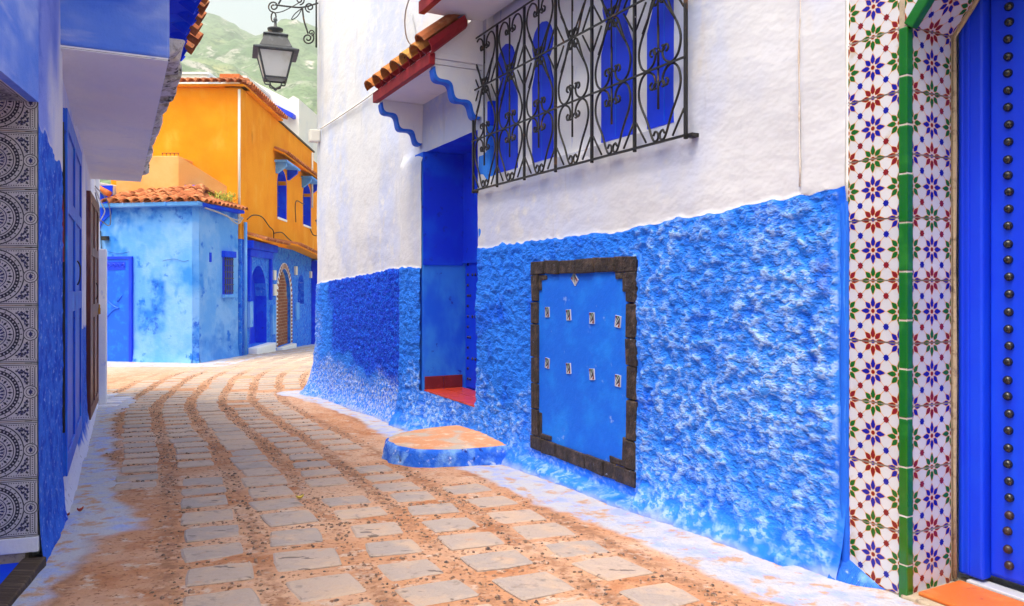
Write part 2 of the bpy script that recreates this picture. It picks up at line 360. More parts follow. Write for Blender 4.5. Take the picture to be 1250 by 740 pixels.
# ------------------------------------------------------------------ street and ground
def kR(X, Y): return (X - 1.713) * -0.8856 + (Y - 3.34) * -0.4644
def uR(X, Y): return (X - 1.713) * -0.4644 + (Y - 3.34) * 0.8856
def wL(X, Y): return (X + 2.357) * 0.8898 + (Y - 3.92) * 0.4563
def vL(X, Y): return (X + 2.357) * -0.4563 + (Y - 3.92) * 0.8898
def wash_at(X, Y):
    w = 0
    u = uR(X, Y); k = kR(X, Y)
    if u < 11.3:
        d = k if u < 10.8 else sqrt(max(k, 0) ** 2 + (u - 10.8) ** 2)
        wd = 0.44 + 0.10 * nz(u, 0, 3, .9) - 0.10 * sst(5, 7, u) + .25 * sst(9.5, 11, u)
        w = max(w, 1 - sst(wd - .12, wd + .22, d))
    v = vL(X, Y); ww = wL(X, Y)
    if 0.2 < v < 9.9:
        wd = 0.16 + .16 * sst(1.6, .4, v) + .25 * sst(6, 8, v) + .12 * nz(v, 0, 1, 2)
        w = max(w, (1 - sst(wd - .1, wd + .35, ww)) * sst(.1, .6, v))
    if v < .5:
        dn = (X + 2.324) * .95 + (Y - 3.78) * .31
        w = max(w, .8 * (1 - sst(.02, .34, dn)))
    # far house fronts
    a = (X + 7.45) * -0.98 + (Y - 18.2) * .2; b = (X + 7.45) * -.2 + (Y - 18.2) * -.98
    if a > -0.8: w = max(w, 1 - sst(.35, .9, b))
    if Y > 17.4: w = max(w, 1 - sst(.45, 1.1, X + 7.3 + (Y - 20) * .062))
    w = w * .95 + (0.30 * nz(X, Y, 5, 2.3) + .22 * nz(X, Y, 1, 7)) * (1 if w > .02 else 0)
    return max(0, min(1, w))
# paving: columns of slabs that follow the bend of the alley
CL = [(.75, .4), (.10, 1.6), (-.55, 2.85), (-.855, 3.495), (-1.07, 3.99), (-1.303, 4.554), (-1.522, 5.02), (-2.03, 6.17), (-2.60, 7.39), (-3.07, 8.31), (-3.86, 9.92), (-4.58, 11.55), (-5.40, 14.1), (-5.75, 15.5), (-5.90, 17.1), (-5.88, 19.45), (-5.62, 21.7), (-5.6, 26), (-5.9, 32)]
CLP = catmull([(x, y, 0) for x, y in CL], 14)
CS = [0]
for i in range(1, len(CLP)): CS.append(CS[-1] + (CLP[i] - CLP[i - 1]).length)
def cl(s):
    i = 1
    lo, hi = 1, len(CS) - 1
    while lo < hi:
        m = (lo + hi) // 2
        if CS[m] < s: lo = m + 1
        else: hi = m
    i = lo; t = (s - CS[i - 1]) / max(1e-6, CS[i] - CS[i - 1]); p = CLP[i - 1].lerp(CLP[i], t)
    d = (CLP[min(i + 2, len(CLP) - 1)] - CLP[max(i - 3, 0)]).normalized()
    return p, d, Vector((d.y, -d.x, 0))
def street_sheet():
    xs = [-13 + .2 * i for i in range(25)] + [-8 + .055 * i for i in range(int(11.9 / .055))]
    ys = [-2 + .3 * i for i in range(14)]
    y = 2.2
    while y < 36: ys.append(y); y += .05 if y < 8 else (.08 if y < 14 else .2)
    nx = len(xs); V = []; W = []; F = []
    for Y in ys:
        g = CZ + zrel(Y)
        for X in xs:
            V.append((X, Y, g + .012 * nz(X, Y, 0, 1.3) + (.0065 * nz(X, Y, 0, 7) if Y < 14 else 0)))
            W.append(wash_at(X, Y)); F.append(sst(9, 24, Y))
    P = np.array(V, dtype=np.float32)[:, :2]; C = np.array([(p.x, p.y) for p in CLP], dtype=np.float32)
    D = np.gradient(C, axis=0); D /= np.linalg.norm(D, axis=1)[:, None]
    ST = np.zeros(len(P), dtype=np.float32)
    for a in range(0, len(P), 20000):
        q = P[a:a + 20000]; i = ((q[:, None, :] - C[None]) ** 2).sum(2).argmin(1)
        lat = (q[:, 0] - C[i, 0]) * D[i, 1] - (q[:, 1] - C[i, 1]) * D[i, 0]
        fr = np.abs(((lat / .435) % 1.0) - .5)                 # 0 midway between two columns of slabs
        ST[a:a + 20000] = np.clip(1 - fr / .20, 0, 1) * (np.abs(lat) < 2.3)
    ST = [float(v) * (.75 + .6 * nz(p[0], p[1], 4, 1.1)) for v, p in zip(ST, V)]
    me = bpy.data.meshes.new('street')
    me.from_pydata(V, [], [(j * nx + i, j * nx + i + 1, (j + 1) * nx + i + 1, (j + 1) * nx + i) for j in range(len(ys) - 1) for i in range(nx - 1)])
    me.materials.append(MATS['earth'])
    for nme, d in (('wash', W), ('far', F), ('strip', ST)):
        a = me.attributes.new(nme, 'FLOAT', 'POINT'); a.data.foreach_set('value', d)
    me.polygons.foreach_set('use_smooth', [True] * len(me.polygons))
    o = bpy.data.objects.new('street', me); COL.objects.link(o); tag(o, 'earthen alley floor with whitewashed edges', None, kind='structure'); return o
street = street_sheet()
mb = MB(); mb.add([(-1150, -60, -3.6), (1150, -60, -3.6), (1150, 850, -3.6), (-1150, 850, -3.6)], [(0, 1, 2, 3)])
tag(mb.build('ground', 'ground_far', None, fix=False), kind='structure')

def stone_mesh(i):
    r = random.Random(100 + i); base = []
    for (x, y) in ((-1, -1), (0, -1), (1, -1), (1, 0), (1, 1), (0, 1), (-1, 1), (-1, 0)):
        c = abs(x) + abs(y) == 2
        base.append(((x * (.5 - (r.uniform(0, .055) if c else r.uniform(0, .02)))), (y * (.5 - (r.uniform(0, .075) if c else r.uniform(0, .03))))))
    pts = []
    for k in range(8):                                   # knock the corners off
        x, y = base[k]
        if k % 2 == 0:
            px, py = base[k - 1]; qx, qy = base[(k + 1) % 8]; f = r.uniform(.02, .09)
            pts += [(x + (px - x) * f, y + (py - y) * f), (x + (qx - x) * f, y + (qy - y) * f)]
        else: pts.append((x, y))
    n = len(pts); vs = [(x, y, -.03) for x, y in pts] + [(x, y, -.007) for x, y in pts] + [(x * .93 + r.uniform(-.01, .01), y * .91 + r.uniform(-.01, .01), r.uniform(-.0015, .0005)) for x, y in pts]
    fs = [tuple(range(2 * n, 3 * n))]
    for a in (0, n): fs += [(a + k, a + (k + 1) % n, a + n + (k + 1) % n, a + n + k) for k in range(n)]
    mb = MB(); mb.add(vs, fs)
    return [mb.mesh('paving_stone', [m]) for m in ('paving_stone', 'washed_stone')]
STONES = [stone_mesh(i) for i in range(10)]
stones = []; joints = []; strips = []
for col in range(-5, 6):
    off = col * .435
    s = 1.2 + R.uniform(0, .3)
    while s < CS[-1] - 1:
        p, d, rt = cl(s)
        dep = R.uniform(.235, .30) if col != 0 else R.uniform(.28, .36)
        gap = (R.uniform(.085, .12) if col != 0 or p.y < 5.3 else .025)
        if p.y < 4.4: dep *= 1.06; gap *= 1.15
        q = p + rt * (off + R.uniform(-.015, .015)) + d * dep / 2
        Xc, Yc = q.x, q.y
        u, k = uR(Xc, Yc), kR(Xc, Yc); v, w = vL(Xc, Yc), wL(Xc, Yc)
        ok = Yc < 27 and (k > .62 + .05 * col or (u > 11.6)) and not (v < 9.9 and w < (.16 if v > 1.4 else .42)) and Xc > -7.0 - max(0, (Yc - 20) * .062) if Yc < 17.2 or True else False
        bq = (Xc + 7.45) * -.2 + (Yc - 18.2) * -.98
        if Xc < -7.2 and bq < .8: ok = False
        if v < 0 and (Xc + 2.324) * .95 + (Yc - 3.78) * .31 < .25: ok = False
        uu = (u - 4.4) / 1.05; kk = (k - .1) / 1.1
        if uu * uu + kk * kk < 1: ok = False
        if R.random() < .05 and Yc > 4 and col != 0: ok = False
        wd = R.uniform(.275, .325)
        if ok:
            stones.append((Yc, Xc, atan2(d.y, d.x) - pi / 2 + R.uniform(-.07, .07), wd, dep, w < .38 and v > .4 and v < 9.9))
            joints.append((p + rt * off + d * (dep + gap / 2), d, rt, wd, gap))
            strips.append((p + rt * (off + .2175), d, rt, .10, dep + gap))
            strips.append((p + rt * (off - .2175), d, rt, .10, dep + gap))
        s += dep + gap
stones.sort()
far_mb = MB()
for i, (Y, X, a, wd, dep, wsh) in enumerate(stones):
    z = CZ + zrel(Y) + .012 * nz(X, Y, 0, 1.3) + .4 * .0065 * nz(X, Y, 0, 7) + R.uniform(.0045, .011)
    slope = -.045 if Y < 13 else 0
    M = T(X, Y, z) @ Matrix.Rotation(math.atan(slope), 4, 'X') @ RZ(a) @ S3(wd, dep, 1)
    me = STONES[R.randrange(10)][1 if wsh else 0]
    if i < 300:
        place('paving_stone', me, M, street)
    else:
        far_mb.add([M @ v.co for v in me.vertices], [tuple(f.vertices) for f in me.polygons])
fs_ = far_mb.build('far_paving', 'paving_stone', street, fix=False); tag(fs_, kind='stuff')
# pebbles set on edge between the slabs
ico = bmesh.new(); bmesh.ops.create_icosphere(ico, subdivisions=1, radius=1)
IV = [v.co.copy() for v in ico.verts]; IF = [tuple(v.index for v in f.verts) for f in ico.faces]; ico.free()
pv = []; pf = []
def pebble(X, Y, big=1):
    if kR(X, Y) < .3 and uR(X, Y) < 11: return
    if wash_at(X, Y) > .45: return
    a = R.uniform(0, pi); sx = R.uniform(.0065, .0135) * big; sy = sx * R.uniform(.5, .9); sz = sx * R.uniform(.5, .9)
    z = CZ + zrel(Y) + .012 * nz(X, Y, 0, 1.3) + (.0065 * nz(X, Y, 0, 7)) + sz * R.uniform(-.25, .25)
    ca, sa = cos(a), sin(a); n = len(pv)
    for v in IV: pv.append((X + ca * v.x * sx - sa * v.y * sy, Y + sa * v.x * sx + ca * v.y * sy, z + v.z * sz))
    pf.extend((f[0] + n, f[1] + n, f[2] + n) for f in IF)
for (p, d, rt, wd, ln) in strips:
    if p.y > 16 or p.y < 2.6: continue
    den = 17 if p.y < 7 else 11
    for k in range(int(den * (.5 + max(0, .9 * nz(p.x, p.y, 2, .8) + .5)))):
        q = p + rt * R.uniform(-.5, .5) * wd * 1.35 + d * R.uniform(0, ln); pebble(q.x, q.y, R.choice((.7, .8, 1, 1, 1.3)))
for (p, d, rt, wd, gap) in joints:
    if p.y > 13 or gap < .04 or p.y < 2.6: continue
    for k in range(R.randint(6, 13)):
        q = p + rt * R.uniform(-.5, .5) * wd + d * R.uniform(-.3, .3) * gap; pebble(q.x, q.y, R.choice((.8, 1, 1.3)))
me = bpy.data.meshes.new('pebbles'); me.from_pydata(pv, [], pf); me.materials.append(MATS['pebble'])
me.polygons.foreach_set('use_smooth', [True] * len(me.polygons))
o = bpy.data.objects.new('pebbles', me); attach(o, street); tag(o, kind='stuff')

# ------------------------------------------------------------------ hills
def hills():
    sk = [(-1.4, .22), (-.9, .30), (-.62, .345), (-.50, .36), (-.44, .368), (-.4138, .366), (-.402, .364), (-.385, .358), (-.365, .351), (-.348, .338), (-.332, .333), (-.316, .34), (-.30, .346), (-.282, .343), (-.27, .338), (-.2, .31), (0, .27), (.5, .22), (1.4, .18)]
    def skyl(t):
        for (a, b), (c, d) in zip(sk, sk[1:]):
            if a <= t <= c: return b + (d - b) * sst(0, 1, (t - a) / (c - a))
        return .2
    na, nr = 420, 90; V = []; F = []
    for j in range(nr + 1):
        f = j / nr; D = 160 + 640 * f
        for i in range(na + 1):
            t = -1.4 + 2.8 * (i / na)
            if -0.7 < t < 0: pass
            ridge = skyl(t) * 700
            g = (D - 160) / 540
            h = ridge * (g ** 1.15 if g < 1 else max(0, 1 - (g - 1) * 3))
            X = t * D
            r = noise.fractal(Vector((X * .009, D * .009, 3)), .9, 2.1, 6)
            h += r * 26 * sst(0, .5, g) * (1 - .85 * sst(.85, 1.0, g)) + 3.0 * nz(X, D, 0, .05) * sst(0, .4, g)
            V.append((X, D, -3.3 + max(0, h)))
    n = na + 1
    F = [(j * n + i, j * n + i + 1, (j + 1) * n + i + 1, (j + 1) * n + i) for j in range(nr) for i in range(na)]
    me = bpy.data.meshes.new('hills'); me.from_pydata(V, [], F); me.materials.append(MATS['hill'])
    me.polygons.foreach_set('use_smooth', [True] * len(F))
    o = bpy.data.objects.new('hills', me); COL.objects.link(o); tag(o, 'pale green hazy mountain slope behind the roofs', None, kind='structure')
hills()

# ------------------------------------------------------------------ right house
rh = root('alley_house', (1.713, 3.34, CZ + zrel(3.34)), 'tall white house with rough blue lower wall along the right side', 'house')
HOLES = [(4.38, 5.71, -1.13, 1.47), (1.55, 4.20, 1.00, 2.62)]
def dado_z(s):
    pts = [(0, .48), (.32, .471), (1.9, .384), (4.4, .36), (5.7, .214), (6.5, .225), (10.9, .04), (20, -.2)]
    for (a, b), (c, d) in zip(pts, pts[1:]):
        if a <= s <= c: return b + (d - b) * (s - a) / (c - a)
    return .3
def rpath(s):
    r = .30; s1 = 10.6
    if s <= s1: return s, 0, 0, 1
    if s <= s1 + r * pi / 2:
        a = (s - s1) / r; return s1 + r * sin(a), -r + r * cos(a), sin(a), cos(a)
    return s1 + r, -r - (s - s1 - r * pi / 2), 1, 0
def steps(a, b, d):
    n = max(1, round((b - a) / d)); return [a + (b - a) * i / n for i in range(n)]
def right_wall():
    ss = steps(.30, 1.55, .0165) + steps(1.55, 4.2, .0165) + steps(4.2, 4.38, .03) + steps(4.38, 5.71, .05) + steps(5.71, 6.45, .03) + steps(6.45, 10.6, .05) + steps(10.6, 11.07, .06) + steps(11.07, 16, .5) + [16]
    zs = steps(-2.0, -1.13, .02) + steps(-1.13, .55, .0165) + steps(.55, 1.0, .05) + steps(1.0, 1.47, .06) + steps(1.47, 2.62, .07) + steps(2.62, 5.5, .24) + [5.5]
    V = []; A = {'dado': [], 'relief_light': [], 'deep': [], 'wash': [], 'fade': [], 'rough': []}; nz_ = len(zs)
    for s in ss:
        u, k, nx, ny = rpath(s)
        wp = FR @ Vector((u, k, 0)); g = zrel(wp.y); dz = dado_z(s)
        for z in zs:
            e = dz + .025 * nz(s, z, 1, 3) + .02 * nz(s, z, 4, 11)
            D = sst(e + .015, e - .015, z)
            big = nz(s, z, 0, 2.1) * .012
            # roughcast: lumps thrown on the lower wall
            P = Vector((s * 1.0 + z * .5, z * 1.35, 2.0))
            r1 = noise.noise(P * 8); r2 = noise.noise(P * 17 + Vector((5, 1, 0))); r3 = noise.noise(P * 33)
            rr = .42 * r1 + .42 * r2 + .34 * r3
            smooth_ = sst(.30, .42, s)                        # smooth fillet by the tiles
            h = z - g
            prot = big + D * (.014 + .030 * rr * smooth_) + (1 - D) * .003 * r1
            prot += (1 - D) * .016 * sst(.60, .55, s + .012 * nz(0, z, 2, 4))
            prot += .13 * exp(-max(0, h - .02) / .16) * (1 if s > .55 else .5)
            if s > 9.5: prot += .16 * sst(9.5, 10.9, s) * exp(-max(0, h) / .5)
            if 5.71 <= s <= 6.42 and z < 1.52: prot += .055 * sst(1.52, 1.40, z + .06 * nz(s, z, 7, 5))
            if 1.94 < s < 3.27 and -1.28 < z < .17: prot = -.03
            elif 1.82 < s < 3.37 and -1.40 < z < .29: prot = min(prot, .022)
            V.append((u + nx * prot, k + ny * prot, z))
            A['dado'].append(D)
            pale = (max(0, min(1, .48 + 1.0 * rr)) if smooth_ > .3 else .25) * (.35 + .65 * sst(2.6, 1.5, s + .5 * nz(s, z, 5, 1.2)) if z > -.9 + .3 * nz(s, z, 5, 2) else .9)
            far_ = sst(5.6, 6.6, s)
            A['relief_light'].append(D * (pale * (1 - .72 * far_) * (.75 + .55 * nz(s, z, 9, 1.1))))  # mask from lump height, paints the proud lumps as if lit
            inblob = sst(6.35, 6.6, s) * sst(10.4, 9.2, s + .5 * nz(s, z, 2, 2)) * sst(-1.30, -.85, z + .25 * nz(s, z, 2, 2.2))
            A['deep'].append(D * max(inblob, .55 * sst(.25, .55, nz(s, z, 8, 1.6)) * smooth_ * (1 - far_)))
            A['fade'].append(.85 * D * sst(6.3, 6.6, s) * max(sst(-.95, -1.40, z + .2 * nz(s, z, 3, 2)), sst(10.0, 11.0, s + .4 * nz(s, z, 3, 2))))
            A['wash'].append(sst(.10, -.02, h + .05 * nz(s, z, 6, 4)))
            A['rough'].append(D * smooth_ * sst(.02, .25, h))
    F = []
    for i in range(len(ss) - 1):
        sm = (ss[i] + ss[i + 1]) / 2
        for j in range(nz_ - 1):
            zm = (zs[j] + zs[j + 1]) / 2
            if any(a < sm < b and c < zm < d for a, b, c, d in HOLES): continue
            F.append((i * nz_ + j, i * nz_ + j + 1, (i + 1) * nz_ + j + 1, (i + 1) * nz_ + j))
    off = rootloc(rh)
    me = bpy.data.meshes.new('wall'); me.from_pydata([(FR @ Vector(v)) - off for v in V], [], F)
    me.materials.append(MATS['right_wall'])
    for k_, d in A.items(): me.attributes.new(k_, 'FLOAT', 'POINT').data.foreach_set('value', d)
    me.polygons.foreach_set('use_smooth', [True] * len(F))
    o = bpy.data.objects.new('wall', me); attach(o, rh); o['label'] = 'white plaster above, rough blue limewash below'
right_wall()
mb = MB(FR); mb.box(-4.5, 10.55, -6, -.62, -2.3, 5.45); mb.box(-4.5, -1.66, -.62, -.02, -2.3, 5.45); mb.box(-1.66, .30, -.62, -.03, 1.98, 5.45)
mb.build('building_core', 'white_house', rh)
# entry: jambs, sill, studded door
mb = MB(FR)
mb.box(5.711, 5.95, -.60, .040, -1.3, 1.47); mb.box(4.14, 4.379, -.60, -.002, -1.3, 1.47)
mb.build('door_jamb', 'jamb_plaster', rh, .012)
mb = MB(FR); mb.box(4.14, 5.95, -.60, -.012, 1.472, 1.7); mb.build('door_lintel', 'cobalt_plaster', rh, .01)
mb = MB(FR); mb.box(4.382, 5.708, -.458, -.44, .26, 1.47); mb.box(5.698, 5.710, -.44, .034, .235, 1.468); mb.build('reveal_paint', 'cobalt_plaster', rh)
sill = one('door_sill', FR, 'jamb_plaster', rh, (4.36, 5.73, -.60, .0, -1.9, -1.135))
nt_ = 4
for i in range(nt_):
    for j in range(2):
        w_ = 1.32 / nt_
        one('floor_tile', FR, 'red_tile', sill, (4.385 + i * w_ + .004, 4.385 + (i + 1) * w_ - .004, -.43 + j * .225 + .004, -.43 + (j + 1) * .225 - .004 + (.012 if j else 0), -1.135, -1.118), .004)
for i in range(2):
    one('skirting_tile', FR, 'maroon_paint', sill, (5.690, 5.706, -.43 + i * .225 + .003, -.43 + (i + 1) * .225 - .003, -1.116, -.98), .003)
door = one('door', FR, 'cobalt_paint', rh, (4.39, 5.70, -.50, -.465, -1.116, 1.46), .006)
mb = MB(); mb.lathe([(.017, 0), (.017, .003), (.013, .010), (.006, .014), (.001, .015)], (0, 0, 0), 10, axis='y')
STUD = mb.mesh('stud', ['stud_black']); STUD.polygons.foreach_set('use_smooth', [True] * len(STUD.polygons))
for u in (5.62, 5.56, 5.06, 5.0, 4.5):
    for i in range(22):
        z = -1.02 + i * .115
        if u in (5.62, 5.06, 4.5) or i % 4 == 0: place('stud', STUD, FR @ T(u, -.464, z), door)
for i in range(5):
    for j in range(6): place('stud', STUD, FR @ T(5.50 - j * .075, -.464, -1.02 + (i * 4 + 2) * .115), door)

# low blue panel framed with dark slate
pn = one('blocked_hatch', FR, 'panel_blue', rh, (2.0, 3.23, -.025, .012, -1.24, .145))
fr_ = random.Random(5)
def slate(u0, u1, z0, z1, d=.034):
    mb = MB(FR); j = lambda: fr_.uniform(-.006, .006); o_ = fr_.uniform(-.006, .004)
    pts = [(u0 + .003, -.02, z0 + .003), (u1 - .003, -.02, z0 + .003), (u1 - .003, -.02, z1 - .003), (u0 + .003, -.02, z1 - .003)]
    n = len(pts); top = [(x + j(), d + o_ + j() * .6, z + j()) for x, y, z in pts]
    mb.add(pts + top, [(0, 1, 2, 3), (4, 5, 6, 7), (0, 1, 5, 4), (1, 2, 6, 5), (2, 3, 7, 6), (3, 0, 4, 7)])
    mb.build('frame_stone', 'slate_frame', pn, .006)
def cuts(a, b, n): return [a + (b - a) * (i + (fr_.uniform(-.18, .18) if 0 < i < n else 0)) / n for i in range(n + 1)]
PU0, PU1, PZ0, PZ1, FW = 1.905, 3.305, -1.315, .205, .11
for lst, side in ((cuts(PU0, PU1, 6), 't'), (cuts(PU0, PU1, 7), 'b')):
    for a, b in zip(lst, lst[1:]):
        if side == 't': slate(a, b, PZ1 - FW, PZ1)
        else: slate(a, b, PZ0, PZ0 + FW)
for u in (PU0, PU1 - FW):
    lst = cuts(PZ0 + FW, PZ1 - FW, 6)
    for a, b in zip(lst, lst[1:]): slate(u, u + FW, a, b)
for (cu, su) in ((PU0 + FW, 1), (PU1 - FW, -1)):                    # stepped corner pieces
    for (cz, szn) in ((PZ0 + FW, 1), (PZ1 - FW, -1)):
        L_ = .20 if szn > 0 else .13; t = .045
        a, b = sorted((cu, cu + su * t)); c, d = sorted((cz, cz + szn * L_)); slate(a, b, c, d, .026)
        a, b = sorted((cu + su * t, cu + su * L_)); c, d = sorted((cz, cz + szn * t)); slate(a, b, c, d, .026)
def diag_tile():
    mb = MB(); h = .030; v = .040
    mb.box(-h, h, 0, .008, -v, v, 0)
    b = .003; w_, k_ = h - b, v - b
    bands = [((-w_, -k_), (-w_, k_ * .2), (-w_ * .2, -k_), 3), ((-w_, -k_ * .15), (-w_, k_), (w_ * .9, -k_), 1), ((-w_ * .05, k_), (w_ * .6, k_), (w_, -k_ * .1), 1), ((-w_ * .75, k_), (-w_ * .2, k_), (w_, -k_ * .75), 2), ((w_ * .45, k_), (w_, k_), (w_, k_ * .45), 3)]
    for i, (p, q, r_, mi) in enumerate(bands):
        y = .0084 + .0003 * i; mb.add([(p[0], y, p[1]), (q[0], y, q[1]), (r_[0], y, r_[1])], [(0, 1, 2)], mi)
    return mb.mesh('deco_tile', ['tile_white', 'tile_ink', 'tile_green', 'tile_red'])
DT = diag_tile()
for j, z in enumerate((-.20, -.60)):
    for i in range(4):
        place('deco_tile', DT, FR @ T(3.16 - .10 - i * .315, .012, z - .012 * i) @ RY(R.uniform(-.12, .12)), pn)
place('deco_tile', DT, FR @ T(2.66, .012, .055) @ RY(.8), pn)
mb = MB(FR); mb.tube([(1.885, -.005, z) for z in (-1.36, -.9, -.5, 0, .215)], .024, 8, flat=.9); mb.build('panel_edge_bead', 'blue_trim', rh, smooth=True)

# window: recess, keyhole shutters, wrought grille
win = root  # placeholder name kept free
mb = MB(FR)
mb.box(1.56, 4.19, -.20, -.075, 1.0, 2.62)
wn_ = mb.build('window', 'soffit_white', rh); wn_['label'] = 'white recessed window wall behind the black grille'
mb = MB(FR)
for bx in ((1.43, 1.551, -.24, -.004, .9, 2.7), (4.199, 4.36, -.24, -.004, .9, 2.7)): mb.box(*bx)
mb.box(1.551, 4.199, -.24, -.004, .90, 1.001); mb.box(1.551, 4.199, -.24, -.004, 2.619, 2.75)
mb.build('window_reveal', 'soffit_white', wn_, .012)
def keyhole(c, w, hd):
    b = w / 2; pts = [(c - b, 1.03), (c + b, 1.03), (c + b, 1.66), (c + b * .80, 1.74)]
    for i in range(13):
        a = -.9 + (pi + 1.8) * i / 12; pts.append((c + hd * cos(a), 1.985 + hd * 1.05 * sin(a)))
    pts += [(c - b * .80, 1.74), (c - b, 1.66)]
    return pts
for c, w in ((3.93, .42), (3.28, .33), (2.25, .36), (1.72, .36)):
    mb = MB(FR); mb.prism([(x, -.076, z) for x, z in keyhole(c, w, .165)], (0, .016, 0))
    sh = mb.build('shutter', 'cobalt_paint', wn_, .003)
    mb = MB(FR); mb.box(c - .004, c + .004, -.064, -.058, 1.05, 2.1); mb.build('shutter_joint', 'azure_metal', wn_)
gr = MB(FR)
grille = one('window_grille', FR, 'iron_black', rh, (1.375, 4.37, .052, .068, .884, .898))
bays = [1.38 + .497 * i for i in range(7)]
for u in bays: one('upright', FR, 'iron_black', grille, (u - .0095, u + .0095, .046, .064, .87, 2.30))
for z in (1.35, 1.815, 2.285): one('rail', FR, 'iron_black', grille, (1.375, 4.37, .0645, .074, z - .006, z + .006))
for (u, z) in ((1.36, .89), (4.385, .89), (1.36, 2.28), (4.385, 2.28)): one('wall_anchor', FR, 'iron_black', grille, (u - .03, u + .03, -.01, .05, z - .012, z + .012), .004)
def spiral(cx, cz, r, a0, turns, sgn, n=14):
    return [(cx + r * (1 - .75 * t / n) * cos(a0 + sgn * turns * 2 * pi * t / n), 0, cz + r * (1 - .75 * t / n) * sin(a0 + sgn * turns * 2 * pi * t / n)) for t in range(n + 1)]
def scroll_mesh():
    mb = MB(); r = .0080
    def heart(z0, flip):
        f = lambda p: [(x, y, z0 + (z if not flip else .465 - z)) for x, y, z in p]
        for sg in (-1, 1):
            c = [(sg * .055, 0, .045), (sg * .035, 0, .068), (sg * .010, 0, .050), (sg * .012, 0, .018), (sg * .045, 0, .010), (sg * .075, 0, .05), (sg * .12, 0, .15), (sg * .185, 0, .26), (sg * .205, 0, .34), (sg * .18, 0, .42), (sg * .12, 0, .455), (sg * .06, 0, .43), (sg * .035, 0, .385), (sg * .045, 0, .345), (sg * .078, 0, .338), (sg * .088, 0, .365), (sg * .068, 0, .378)]
            mb.tube([Vector(p) for p in catmull(f(c), 4)], r, 5)
            mb.tube(f([(sg * .235, 0, .16), (sg * .13, 0, .015)]), r * .9, 5)
        mb.tube(f([(0, .006, .20), (0, .006, .46)]), r, 5)
        mb.tube(catmull(f(spiral(.035, .345, .033, pi, .9, -1)), 1), r * .8, 5); mb.tube(catmull(f(spiral(-.035, .345, .033, 0, .9, 1)), 1), r * .8, 5)
    heart(.895, False); heart(1.35, True); heart(1.815, False)
    for sx in (-1, 1):                                              # rosette with rays where the lyres meet
        for sz in (-1, 1):
            mb.tube([(sx * .02, .008, 1.815 + sz * .02), (sx * .16, .008, 1.815 + sz * .21)], [r, r * .6], 5)
            mb.tube([(sx * .035 + .03 * cos(a), .004, 1.815 + sz * .04 + .03 * sin(a)) for a in [i * pi / 5 for i in range(11)]], r * .8, 5)
    mb.tube([(0, .008, 1.60), (0, .008, 2.03)], r * .8, 5)
    me = mb.mesh('scroll', ['iron_black']); me.polygons.foreach_set('use_smooth', [True] * len(me.polygons)); return me
SC = scroll_mesh()
for i in range(6): place('scroll', SC, FR @ T(bays[i] + .2485, .055, 0) @ RZ(R.uniform(-.012, .012)), grille)

# canopies
def canopy(u0, u1, zf, dep, zw, trim, brackets, name, beam_m):
    c = one(name, FR, 'soffit_white', rh, (u0 + .02, u1 - .02, -.02, dep - .03, zf - .045, zf), .006)
    one('beam', FR, beam_m, c, (u0, u1, dep - .028, dep + .03, zf - .06, zf + .045), .006)
    for sd in (u0 - .001, u1 - .05):
        one('end_board', FR, beam_m if name == 'window_canopy' else 'soffit_white', c, (sd, sd + .05, -.02, dep - .03, zf + .001, zf + .06), .006)
    ang = math.atan2(zw - zf - .06, dep + .05)
    mb = MB(FR); mb.prism([(u0, -.02, zf + .045), (u0, dep + .03, zf + .046), (u0, -.02, zw)], (u1 - u0, 0, 0)); mb.build('canopy_fill', beam_m if name == 'window_canopy' else 'soffit_white', c)
    n = max(2, int((u1 - u0) / .27)); pt = (u1 - u0) / n
    for i in range(n):
        for row in range(2):
            M = FR @ T(u0 + pt * (i + .5), dep + .10 - row * .33 * cos(ang), zf + .055 + row * (.33 * sin(ang) + .012)) @ RX(-ang) @ S3(1.15, 1, .95)
            place('roof_tile', OCHRE, M, c)
            if row == 0: place('pan_tile', REDT, FR @ T(u0 + pt * i, dep + .085, zf + .11) @ RX(-ang) @ RY(pi) @ S3(1.3, 1, 1.2), c)
    place('ridge_tile', TILE, FR @ T(u0 + .02, dep + .10, zf + .12) @ RX(-ang) @ S3(1.0, 1.9, 1), c)
    if brackets:
        for ub in brackets:
            pts = [(ub, -.02, zf - .05), (ub, dep - .03, zf - .05), (ub, dep - .03, zf - .07)]
            wv = []
            for i in range(41):
                t = i / 40; wob = .034 * sin(t * pi * 5 - .4) + .02 * sin(t * pi)
                wv.append((ub, max(-.012, dep - .03 - (dep - .03) * t + wob * .61), zf - .075 - .39 * t - wob * .79))
            pts += wv + [(ub, -.02, zf - .47)]
            mb = MB(FR); mb.prism(pts, (.085, 0, 0)); b = mb.build('bracket', 'soffit_white', c)
            mb = MB(FR)
            for p, q in zip(wv, wv[1:]):
                o_ = Vector((-.006, .0, -.0)); 
                mb.prism([(ub - .006, p[1], p[2]), (ub - .006, q[1], q[2]), (ub - .006, q[1] + .020, q[2] - .026), (ub - .006, p[1] + .020, p[2] - .026)], (.097, 0, 0))
            mb.build('bracket_trim', 'blue_trim', b)
    return c
canopy(4.27, 5.93, 2.05, .50, 2.55, True, (4.30, 5.80), 'door_canopy', 'red_paint')
canopy(1.2, 4.33, 2.50, .58, 3.0, False, None, 'window_canopy', 'red_paint')
mb = MB(FR); mb.tube(catmull([(10.3, .03, 2.55), (9, .03, 2.52), (7.6, .035, 2.50), (6.6, .03, 2.52), (6.0, .05, 2.56)], 5), .012, 5); mb.build('wall_cable', 'pipe_white', rh, smooth=True)
mb = MB(FR); mb.tube(catmull([(6.1, .02, 3.1), (5.9, .03, 2.72), (5.75, .12, 2.60), (5.5, .3, 2.62), (5.1, .45, 2.75), (4.6, .5, 2.9)], 5), .007, 5); mb.build('wall_cable', 'cable_grey', rh, smooth=True)
